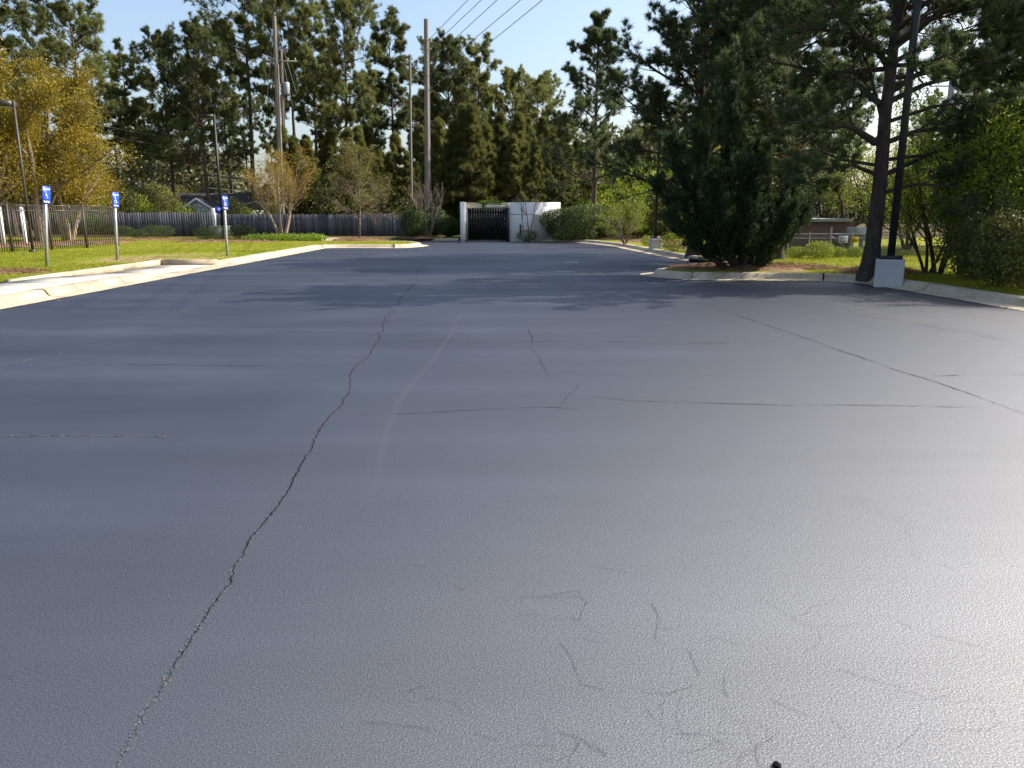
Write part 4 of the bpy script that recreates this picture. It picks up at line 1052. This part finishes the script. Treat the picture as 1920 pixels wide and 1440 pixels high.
# ------------------------------------------------------------------ golden tree, budding and bare trees
lv = lambda n, s0, s1, a, r, K, up, **k: dict(n=n, s0=s0, s1=s1, ang=a, ratio=r, K=K, up=up, **k)
gm = broad_meshes(401, 8.6, .16, [lv(7, .18, .98, (.5, 1.0), (.40, .62), 6, .35), lv(7, .25, 1, (.4, 1.0), (.3, .55), 4, .2), lv(5, .2, 1, (.4, 1.0), (.3, .6), 3, .1)], 62000, .088, M['twig'], M['gold'], 3, .30, lsz=.26)
plant('golden_tree', gm, TC, 'broad golden-yellow leafing tree overhanging the iron fence', 'tree', at(70, 39), 1.0, None, (1.15, 1.15, 1.2))
gm2 = broad_meshes(402, 7.0, .13, [lv(7, .15, .98, (.5, 1.0), (.40, .6), 6, .35), lv(6, .25, 1, (.4, 1.0), (.3, .55), 4, .2), lv(5, .2, 1, (.4, 1.0), (.3, .6), 3, .1)], 42000, .088, M['smooth'], M['gold'], 4, .34, lsz=.28)
plant('golden_tree', gm2, TC, 'lower golden tree with pale dappled stems behind the iron fence beside the lamp post', 'tree', at(125, 41.5), 2.1)
plant('golden_tree', gm2, TC, 'golden tree at the end of the iron fence nearest the white posts', 'tree', at(-30, 37), 4.1)
om = broad_meshes(411, 6.0, .075, [lv(8, .28, .98, (.25, .6), (.38, .55), 6, .5), lv(8, .2, 1, (.25, .7), (.3, .5), 4, .3), lv(5, .15, 1, (.3, .8), (.3, .6), 3, .2, rmin=.005)], 12500, .058, M['smooth'], M['orange'], 5, .30, lsz=.15)
b = G(530, 447, LZ); s = height(258, b.y) / 6.0
plant('crape_myrtle', om, TC, 'multi-stemmed tree with pale trunks and orange budding leaves in front of the wooden fence', 'tree', b, 0.4, None, (s * 1.25, s * 1.25, s * 1.05))
bm_ = broad_meshes(421, 6.4, .075, [lv(46, .22, .98, (.75, 1.35), (.42, .60), 6, -.12, shrink=.6, rr=.35), lv(10, .15, 1, (.3, .8), (.25, .45), 4, -.2), lv(5, .15, 1, (.3, .8), (.3, .6), 3, -.25, rmin=.008)], 12000, .055, M['twig'], M['bud'], 1, .0, lsz=.08)
b = G(674, 447.5, LZ); s = height(238, b.y) / 6.4
plant('oak_sapling', bm_, TC, 'young tree with a slim trunk and fine drooping twigs on the straw mound', 'tree', b, 0.0, None, (s * 1.2, s * 1.2, s * 1.25))
vm = broad_meshes(431, 5.0, .055, [lv(6, .3, .95, (.2, .5), (.42, .62), 6, .4), lv(5, .25, 1, (.2, .6), (.3, .5), 4, .3), lv(4, .2, 1, (.2, .6), (.3, .5), 3, .3, rmin=.005)], 0, .05, M['twig'], None, 6, .45)
b = G(803, 446, LZ); s = height(322, b.y) / 4.6
plant('bare_crape_myrtle', vm, ('trunk',), 'bare vase-shaped crape myrtle between the two tall clipped shrubs', 'tree', b, 0.9, None, s)
vm2 = broad_meshes(432, 3.6, .045, [lv(4, .4, .95, (.25, .55), (.4, .6), 6, .35), lv(4, .3, 1, (.25, .6), (.3, .5), 4, .3), lv(3, .2, 1, (.2, .6), (.3, .5), 3, .3, rmin=.004)], 0, .05, M['twig'], None, 3, .22)
b = G(986, 446, .0); plant('bare_crape_myrtle', vm2, ('trunk',), 'bare grey crape myrtle in front of the white enclosure wall', 'tree', (b.x, 43.2, LZ - .1), 2.4, None, 1.0)

# ------------------------------------------------------------------ clipped shrubs and hedges
az = [shrub_meshes(501 + k, .95, .8, .55, 3000, .055, M['shrub'], 9, .3) for k in range(3)]
GZ = 'low rounded bushes along the wooden fence'
for i, (x, py, w) in enumerate(((232, 444, 42), (260, 447, 36), (284, 444, 44), (306, 446, 48), (384, 449, 48), (412, 450, 52), (455, 449, 56))):
    b = G(x, py, LZ); s = w * b.y / 1486 / 1.9
    plant('rounded_bush', az[i % 3], FS, ('low rounded evergreen bush in the clump near the end of the iron fence' if i < 4 else 'low rounded evergreen bush in the clump by the black lamp post'), 'bush', b, i * 1.3, GZ + (' by the iron fence' if i < 4 else ' by the lamp post'), (s, s, s * .95))
tall = [shrub_meshes(511, .95, .85, .98, 9500, .080, M['glossy'], 12, .3), shrub_meshes(512, .75, .8, .95, 8000, .080, M['glossy'], 12, .3)]
b = G(778, 446, LZ); plant('clipped_shrub', tall[0], FS, 'tall glossy clipped shrub at the end of the wooden fence', 'bush', b, .3, None, .92)
b = G(815, 443, LZ); plant('clipped_shrub', tall[1], FS, 'tall glossy clipped shrub right of the bare crape myrtle', 'bush', b, 1.3, None, 1.02)
b = G(842, 444, LZ); plant('dark_shrub', tall[1], FS, 'dark shaded shrub against the side of the white enclosure', 'bush', b, 2.3, None, (.9, .9, .68))
b = at(988, 42.9, LZ - .1); lo = shrub_meshes(521, .68, .5, .30, 1700, .05, M['shrub'], 8, .3); plant('low_shrub', lo, FS, 'low dark shrub at the foot of the bare tree by the enclosure wall', 'bush', b, 0, None, (1, 1, 1.15))
hd = shrub_meshes(531, 1.42, .75, .86, 17000, .080, M['glossy'], 16, .28, box=1.4)
b = at(1071, 43.2); plant('hedge', hd, FS, 'dense glossy clipped hedge beside the white enclosure', 'hedge', b, 0, None, (1.0, 1, 1.0))
b = at(1132, 43.6); plant('clipped_shrub', tall[1], FS, 'small glossy shrub between the hedge and the yellow-green bush', 'bush', b, .5, None, .72)
fo = broad_meshes(541, 3.0, .03, [lv(7, .2, 1, (.3, .7), (.4, .7), 5, -.35), lv(6, .2, 1, (.3, .8), (.3, .55), 4, -.3), lv(4, .2, 1, (.3, .8), (.3, .55), 3, -.2)], 5200, .065, M['twig'], M['lime'], 8, .62, lsz=.08)
b = G(1172, 457, LZ); plant('arching_bush', fo, TC, 'arching yellow-green bush with loose twigs beside the right-hand kerb', 'bush', b, 0, None, .78)
b = G(1262, 470, LZ); sm = shrub_meshes(551, .55, .5, .42, 1500, .06, M['lime'], 8, .5); plant('small_bush', sm, FS, 'small lime-green bush beside the small concrete lamp base', 'bush', b, 0)
b = G(1213, 461, LZ); plant('small_bush', sm, FS, 'tiny green bush left of the small concrete lamp base', 'bush', b, 2, None, .6)
for i, (x, Y, s) in enumerate(((1150, 48, 1.0), (1200, 47, 1.15), (1255, 44, 1.0), (1300, 46, 1.1))):
    plant('lime_thicket_bush', und[2 if i != 2 else 1], FS, 'sunlit leafy bush in the thicket behind the right-hand kerb', 'bush', at(x, Y), i * 1.7, 'sunlit bushes behind the right-hand kerb', s)
for i, (x, Y, s) in enumerate(((1165, 54, 1.5), (1215, 58, 1.9), (1262, 53, 1.7), (1300, 60, 2.2), (1340, 56, 2.0), (1190, 66, 2.6), (1250, 70, 2.8))):
    plant('thicket_shrub_tree', und[(2, 1, 2, 0, 2, 0, 2)[i]], FS, 'tall leafy thicket bush behind the lone pine and the juniper', 'bush', at(x, Y), i * 1.3, 'tall thicket bushes behind the lone pine', (s * .8, s * .8, s * 1.15))
gc = shrub_meshes(561, 1.5, .8, .16, 2600, .075, M['cover'], 10, .6)
for i, x in enumerate((500, 540, 585)):
    b = G(x, 451, LZ); plant('groundcover_clump', gc, FS, 'bright green leafy groundcover at the foot of the orange budding tree', 'plant', b, i * 1.1, 'bright groundcover clumps', (.9, .9, 1.1))
wi = shrub_meshes(571, .9, .7, .5, 2000, .08, M['lime'], 10, .6)
for i, (x, Y, s) in enumerate(((1498, 25.2, .40), (1540, 25, .60), (1576, 25.4, .38), (1608, 25.6, .38))):
    plant('wild_bush', wi, FS, 'scrubby green bush at the foot of the chain-link fence', 'bush', at(x, Y), i * 1.9, 'scrubby bushes along the chain-link fence', (s, s, s))

# ------------------------------------------------------------------ pines and juniper on the right
# the big pine on the peninsula: its visible limbs are laid out one by one
b0 = G(1629, 517, LZ); YP = b0.y
def limb(pts, r, rng, depth):
    """pixel polyline at the tree's distance, swinging off by depth metres along its length"""
    q = []
    n = len(pts)
    for i, (a, c_) in enumerate(pts):
        p = P(a, c_, YP + depth * i / (n - 1)); q.append((p.x - b0.x, p.y - b0.y, p.z - b0.z))
    q = np.array(q); t = np.linspace(0, 1, len(q)); u = np.linspace(0, 1, 7)
    Q = np.c_[np.interp(u, t, q[:, 0]), np.interp(u, t, q[:, 1]), np.interp(u, t, q[:, 2])]
    return Q, r * np.linspace(1, .25, 7)
rl = np.random.default_rng(5)
LI = [([(1642, 268), (1600, 240), (1540, 225), (1480, 232)], .085, -.8), ([(1650, 195), (1610, 160), (1560, 138), (1500, 140)], .085, .8), ([(1662, 120), (1640, 85), (1600, 62), (1530, 55), (1470, 45)], .075, -1.0),
      ([(1675, 72), (1720, 48), (1780, 18), (1840, -15)], .10, .5), ([(1672, 170), (1720, 140), (1790, 110), (1870, 120)], .08, -.6), ([(1668, 190), (1730, 160), (1800, 140), (1880, 165)], .07, 1.0),
      ([(1660, 268), (1720, 245), (1790, 240), (1880, 250)], .07, -.5), ([(1652, 330), (1720, 300), (1800, 262), (1880, 240)], .06, .9), ([(1660, 250), (1630, 130), (1600, 60)], .05, .4),
      ([(1650, 330), (1600, 310), (1540, 318), (1500, 330)], .05, -.9), ([(1645, 310), (1580, 300), (1530, 280), (1450, 290)], .045, 1.2), ([(1660, 360), (1720, 345), (1790, 350), (1850, 390)], .045, -1.0),
      ([(1680, 60), (1700, -20), (1690, -120)], .08, -1), ([(1665, 100), (1720, 60), (1760, -10)], .05, 1.3), ([(1660, 230), (1750, 200), (1830, 190), (1910, 220)], .05, -1.3),
      ([(1670, 120), (1760, 70), (1860, 50), (1950, 60)], .06, 1.2), ([(1640, 60), (1590, 10), (1520, -20), (1450, -40)], .07, .6), ([(1655, 300), (1740, 290), (1820, 310), (1900, 300)], .05, .4)]
X = [limb(p, r, rl, d) for p, r, d in LI]
X = (np.array([a for a, _ in X]), np.array([r for _, r in X]))
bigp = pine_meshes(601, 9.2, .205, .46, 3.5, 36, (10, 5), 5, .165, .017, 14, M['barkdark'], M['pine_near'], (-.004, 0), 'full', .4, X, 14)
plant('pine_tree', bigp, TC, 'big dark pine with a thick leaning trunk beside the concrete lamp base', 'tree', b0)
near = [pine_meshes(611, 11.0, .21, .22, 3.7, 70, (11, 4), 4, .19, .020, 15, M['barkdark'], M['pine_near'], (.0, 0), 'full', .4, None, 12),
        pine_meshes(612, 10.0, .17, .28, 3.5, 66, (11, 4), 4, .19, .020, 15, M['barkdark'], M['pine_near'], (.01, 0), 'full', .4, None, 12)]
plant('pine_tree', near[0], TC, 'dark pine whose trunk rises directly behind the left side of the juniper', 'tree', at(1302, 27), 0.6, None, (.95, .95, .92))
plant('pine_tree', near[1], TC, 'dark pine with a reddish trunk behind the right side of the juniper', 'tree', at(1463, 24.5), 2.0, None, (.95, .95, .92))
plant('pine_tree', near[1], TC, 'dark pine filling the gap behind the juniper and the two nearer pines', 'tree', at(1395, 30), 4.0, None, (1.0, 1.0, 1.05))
mid = pine_meshes(613, 13.0, .21, .24, 4.0, 46, (10, 4), 4, .24, .026, 12, M['bark'], M['pine_near'], (.012, 0), 'cone', .45, None, 12)
s = height(28, 46.5) / 13.0
plant('pine_tree', mid, TC, 'open-branched pine standing alone behind the clipped hedge', 'tree', at(1111, 46.5), 1.2, None, (s * .95, s * .95, s))
plant('pine_tree', near[0], TC, 'dark pine far behind the right-hand thicket', 'tree', at(1975, 34), 3.0, None, .9)
plant('pine_tree', near[1], TC, 'pine behind the lime-green thicket right of the big pine', 'tree', at(1840, 30), 1.0, None, .85)
plant('pine_tree', near[1], TC, 'pine with low boughs overhanging the right-hand thicket and kerb', 'tree', at(2015, 18.3), 5.0, None, (.70, .70, .74))
# rust-red dead spray on the pine behind the juniper
q = P(1490, 270, 23.6); rr_ = np.random.default_rng(9)
V, F = needles(rr_, np.array([q.x, q.y, q.z]) + rr_.normal(0, 1, (70, 3)) * np.array([.28, .25, .10]), unit(rr_.normal(size=(70, 3)) + np.array([.6, 0, -.2])), 16, .15, .014)
V = V - np.array([at(1463, 24.5)[0], 24.5, LZ])
tr_ = [o for o in bpy.data.objects if o.get('label', '').startswith('dark pine with a reddish')][0]
me = MB().add(V, F).mesh('dead_spray', M['deadneedle']); ds = link('dead_spray', me, tr_); ds.matrix_parent_inverse = Matrix.Rotation(-2.0, 4, 'Z'); ds['label'] = 'rust-red dead needles'

def juniper():
    """Hollywood juniper: twisted stems, each wrapped in a dense flame of scale foliage"""
    rng = np.random.default_rng(71); o = G(1392, 505, LZ); YJ = o.y
    fl = [([(1400, 505), (1375, 430), (1365, 330), (1372, 235), (1366, 125)], .50, 0.2), ([(1380, 505), (1330, 440), (1275, 390), (1235, 352)], .42, -.2), ([(1375, 505), (1325, 420), (1280, 340), (1262, 270)], .46, .4),
          ([(1385, 505), (1350, 410), (1318, 320), (1312, 262)], .46, -.5), ([(1410, 505), (1420, 420), (1428, 345), (1425, 275)], .44, .5), ([(1420, 505), (1455, 430), (1480, 378), (1490, 325)], .38, .2),
          ([(1425, 505), (1470, 455), (1500, 420), (1515, 390)], .28, -.3), ([(1400, 505), (1400, 450), (1405, 390), (1400, 330)], .62, -.8), ([(1370, 505), (1318, 475), (1285, 440), (1262, 415)], .38, -.5),
          ([(1420, 505), (1440, 470), (1470, 440), (1480, 400)], .52, -.6), ([(1380, 505), (1350, 460), (1340, 400), (1335, 350)], .55, -.7), ([(1400, 505), (1390, 380), (1388, 280), (1380, 215)], .34, .5)]
    wood = MB(); C = []; T = []
    for pts, r, dep in fl:
        q = []
        for i, (a, c_) in enumerate(pts):
            p = P(a, c_, YJ + dep * i / (len(pts) - 1) * 1.6); q.append((p.x - o.x, p.y - o.y, p.z - o.z))
        q = np.array(q); q[0, :2] *= .5; q[0, 2] = -.1
        u = np.linspace(0, 1, 12); t = np.linspace(0, 1, len(q))
        Q = np.c_[np.interp(u, t, q[:, 0]), np.interp(u, t, q[:, 1]), np.interp(u, t, q[:, 2])] + rng.normal(0, .03, (12, 3))
        wood.add(*tubes_np(Q[None], (np.linspace(.085, .012, 12))[None], 7))
        L = np.linalg.norm(np.diff(Q, axis=0), axis=1).sum()
        # side plumes twisting off the stem, each a small flame of its own
        m = int(26 * L * r / .45); s = .10 + .9 * rng.random(m); s[:2] = 1.0
        ci = np.c_[np.interp(s, u, Q[:, 0]), np.interp(s, u, Q[:, 1]), np.interp(s, u, Q[:, 2])]
        ax = unit(Q[-1] - Q[5]); dv = unit(rng.normal(size=(m, 3)) * np.array([1, 1, .4]))
        pd = unit(dv * .75 + ax * .75 + np.array([0, 0, .3])); pL = r * rng.uniform(.7, 1.75, m) * (1.1 - .45 * s)
        PL = polyline(rng, ci, pd, pL, 5, .7, .14)
        wood.add(*tubes_np(PL, np.repeat(np.linspace(.02, .005, 5)[None], m, 0), 3))
        k = 24; idx = np.repeat(np.arange(m), k); ss = rng.random(m * k) ** .8
        cc, tt, _ = sample(PL, np.ones((m, 5)), idx, ss)
        wd = .17 * (1.08 - ss) ** .6
        C.append(cc + unit(rng.normal(size=cc.shape)) * (wd * rng.random(m * k) ** .5)[:, None]); T.append(unit(tt + rng.normal(0, .3, tt.shape)))
    C = np.concatenate(C); T = np.concatenate(T); k = C[:, 2] > .05; C, T = C[k], T[k]
    V, F = needles(rng, C, T, 6, .13, .020, (.0, .6), .35)
    j = thing('juniper', 'large black-green twisted juniper with flame-shaped sprays on the kerbed peninsula', 'tree', o)
    link('trunk', wood.mesh('trunk', M['barkdark'], True), j); link('crown', MB().add(V, F).mesh('crown', M['juniper']), j)
juniper()

# thicket along the right-hand edge
tk = [broad_meshes(701, 5.2, .07, [lv(8, .2, 1, (.4, .9), (.4, .62), 5, .2), lv(7, .2, 1, (.4, 1.0), (.3, .55), 4, .1), lv(4, .2, 1, (.4, 1.0), (.3, .6), 3, .05)], 5600, .080, M['barkdark'], M['lime'], 3, .32, lsz=.2),
      broad_meshes(702, 4.6, .06, [lv(8, .12, 1, (.4, .9), (.4, .62), 5, .2), lv(7, .2, 1, (.4, 1.0), (.3, .55), 4, .1), lv(4, .2, 1, (.4, 1.0), (.3, .6), 3, .05)], 8500, .070, M['barkdark'], M['shrub'], 4, .38, lsz=.2)]
GT = 'trees of the right-hand thicket'
for x, Y, k, s in ((1770, 18.4, 0, .72), (1850, 17.8, 0, .8), (1930, 17.0, 0, .85), (1705, 31, 0, .95), (1590, 47, 0, 1.3), (1640, 50, 0, 1.4), (1800, 30, 0, 1.4), (1900, 29, 0, 1.5), (1545, 52, 1, 1.5), (2000, 16.5, 0, .9)):
    plant('thicket_tree', tk[k], TC, 'slender lime-leaved tree in the sunlit thicket beyond the big pine', 'tree', at(x, Y), rg.uniform(0, 6.28), GT, s)
for x, Y, s in ((1875, 15.8, .42), (1950, 15.0, .48), (1810, 18.2, .42), (2040, 14.0, .6)):
    plant('dark_thicket_bush', tk[1], TC, 'dark shaded leafy bush on the bank beside the right-hand kerb', 'bush', at(x, Y), rg.uniform(0, 6.28), 'dark bushes beside the right-hand kerb', s)
for x, Y, s in ((1748, 18.6, .55), (1890, 17.6, .66), (1815, 18.9, .6)):
    plant('thicket_sapling', tk[0], TC, 'sapling with thin dark stems and lime leaves behind the concrete lamp base', 'tree', at(x, Y), rg.uniform(0, 6.28), 'saplings behind the concrete lamp base', s)
for i, (x, Y, s) in enumerate(((1890, 15.0, .42), (1840, 16.6, .40), (1945, 14.2, .42))):
    plant('bank_shrub', und[1], FS, 'dense dark low shrub at the grass edge under the right-hand thicket', 'bush', at(x, Y), i * 2.0, 'low shrubs at the grass edge', s)

# ------------------------------------------------------------------ pine straw beds, stones, grass
def bed(name, label, c, rx, ry, h, seed, n, rot=0.0):
    rgn = np.random.default_rng(seed); ring, seg = 7, 28; V = [(0, 0, h)]; F = []
    ed = 1 + .16 * np.sin(np.arange(seg) * .9 + seed) + rgn.normal(0, .05, seg)
    for k in range(1, ring + 1):
        f = k / ring
        for i in range(seg):
            a = 2 * np.pi * i / seg; V.append((rx * f * ed[i] * math.cos(a), ry * f * ed[i] * math.sin(a), h * (1 - f ** 2) + .006 + (rgn.normal(0, h * .08) if k < ring else -.02)))
    for i in range(seg): F.append([0, 1 + i, 1 + (i + 1) % seg])
    mb = MB().add(V, F)
    mb.add(np.zeros((0, 3)), np.zeros((0, 4), int))
    mb.F.append(np.array([[1 + k * seg + i, 1 + (k + 1) * seg + i, 1 + (k + 1) * seg + (i + 1) % seg, 1 + k * seg + (i + 1) % seg] for k in range(ring - 1) for i in range(seg)]))
    o = link(name, mb.mesh(name, M['straw'], True), None, c, rot); o['kind'] = 'structure'
    u = np.sqrt(rgn.random(n)); a = rgn.uniform(0, 6.28, n)
    C = np.c_[rx * u * np.cos(a), ry * u * np.sin(a), h * (1 - u ** 2) + .012]
    V, F = needles(rgn, C, unit(np.c_[rgn.normal(size=(n, 2)), np.full(n, .12)]), 1, .17, .010, (0, .2))
    s = link('straw', MB().add(V, F).mesh('straw', M['strawblade']), o); s['kind'] = 'stuff'
bed('straw_bed', '', (6.35, 20.4, LZ), 2.2, 1.05, .10, 1, 5000)
bed('straw_bed', '', (b0.x + .75, b0.y + 1.1, LZ), .95, .9, .10, 2, 2500)
bed('straw_bed', '', (7.2, 39.5, LZ), 2.9, 1.5, .10, 3, 3500, -1.3)
bed('straw_bed', '', (4.9, 43.6, LZ), 1.3, .7, .10, 4, 1500, -.5)
bed('straw_bed', '', (7.5, 32.5, LZ), 2.2, 1.3, .08, 12, 2500, -1.4)
bed('straw_bed', '', G(675, 451, LZ), 1.45, 1.0, .14, 5, 2500)
bed('straw_bed', '', G(548, 447, LZ), .75, .9, .22, 6, 1200)
bed('straw_bed', '', G(785, 446, LZ), 1.4, 1.0, .12, 7, 1800)
bed('straw_bed', '', G(18, 511, LZ), .95, .55, .05, 8, 1500)
bed('straw_bed', '', G(280, 450, LZ), 2.6, 1.0, .05, 9, 2500)
bed('straw_bed', '', G(425, 453, LZ), 2.8, 1.0, .05, 10, 2500)
bed('straw_bed', '', G(100, 458, LZ), 6.0, 2.0, .10, 13, 4000, 1.4)

# grass blades on the lawns in view
rgn = np.random.default_rng(21)
def inside(P2, poly):
    x, y = P2[:, 0], P2[:, 1]; r = np.zeros(len(P2), bool); poly = np.array(poly); j = len(poly) - 1
    for i in range(len(poly)):
        xi, yi = poly[i]; xj, yj = poly[j]
        c = ((yi > y) != (yj > y)) & (x < (xj - xi) * (y - yi) / (yj - yi + 1e-12) + xi); r ^= c; j = i
    return r
regs = [((-21, -8.9), (14, 30), 90000), ((-24, -4), (30, 48), 60000), ((3, 16), (17.5, 32), 70000), ((8.6, 11), (9, 17.5), 26000)]
C = []
for (xa, xb), (ya, yb), n in regs:
    q = np.c_[rgn.uniform(xa, xb, n), rgn.uniform(ya, yb, n)]; C.append(q[inside(q, lawn_poly)])
C = np.concatenate(C)
# keep blades out of the bare straw beds
for cc, rx in ((G(1400, 508, LZ), 2.0), (b0, .8), (G(675, 451, LZ), 1.2), (G(548, 447, LZ), .7)):
    C = C[np.hypot(C[:, 0] - cc.x, C[:, 1] - cc.y) > rx * .8]
C = C[(np.hypot((C[:, 0] + 11.2) / 3.0, (C[:, 1] - 25.6) / 4.2) > .85) | (rgn.random(len(C)) < .18)]
C3 = np.c_[C, np.full(len(C), LZ - .004)]
V, F = needles(rgn, C3, np.tile(np.array([[0, 0, 1.0]]), (len(C3), 1)), 1, .050, .011, (0, .6))
V[:, 2] = np.maximum(V[:, 2], LZ - .01)
gsa = link('grass', MB().add(V, F).mesh('grass', M['blade'])); tag(gsa, 'short green grass growing on the lawns', 'grass', None, 'stuff')

# needles and leaf bits blown against the kerbs and over the lot
C = []
for path, sg in ((pl, -1), (pr, -1)):
    k = rgn.integers(0, len(path), 520); q = path[k] + normals2d(path)[k] * (.10 - np.abs(rgn.normal(0, .35, (520, 1)))); C.append(q + rgn.normal(0, .08, q.shape))
C.append(np.c_[rgn.uniform(-8, 8, 60), rgn.uniform(16, 40, 60)])
C = np.concatenate(C); C = C[(C[:, 1] > 10) & (np.abs(C[:, 0]) < 9)]
C3 = np.c_[C, np.full(len(C), .012)]
V, F = needles(rgn, C3, unit(np.c_[rgn.normal(size=(len(C3), 2)), np.full(len(C3), .05)]), 1, .07, .007, (0, .1))
V[:, 2] = np.clip(V[:, 2], .0045, .03)
dl = link('leaf_litter', MB().add(V, F).mesh('leaf_litter', M['strawblade'])); tag(dl, 'dry needles and leaf bits scattered along the kerbs', 'litter', None, 'stuff')
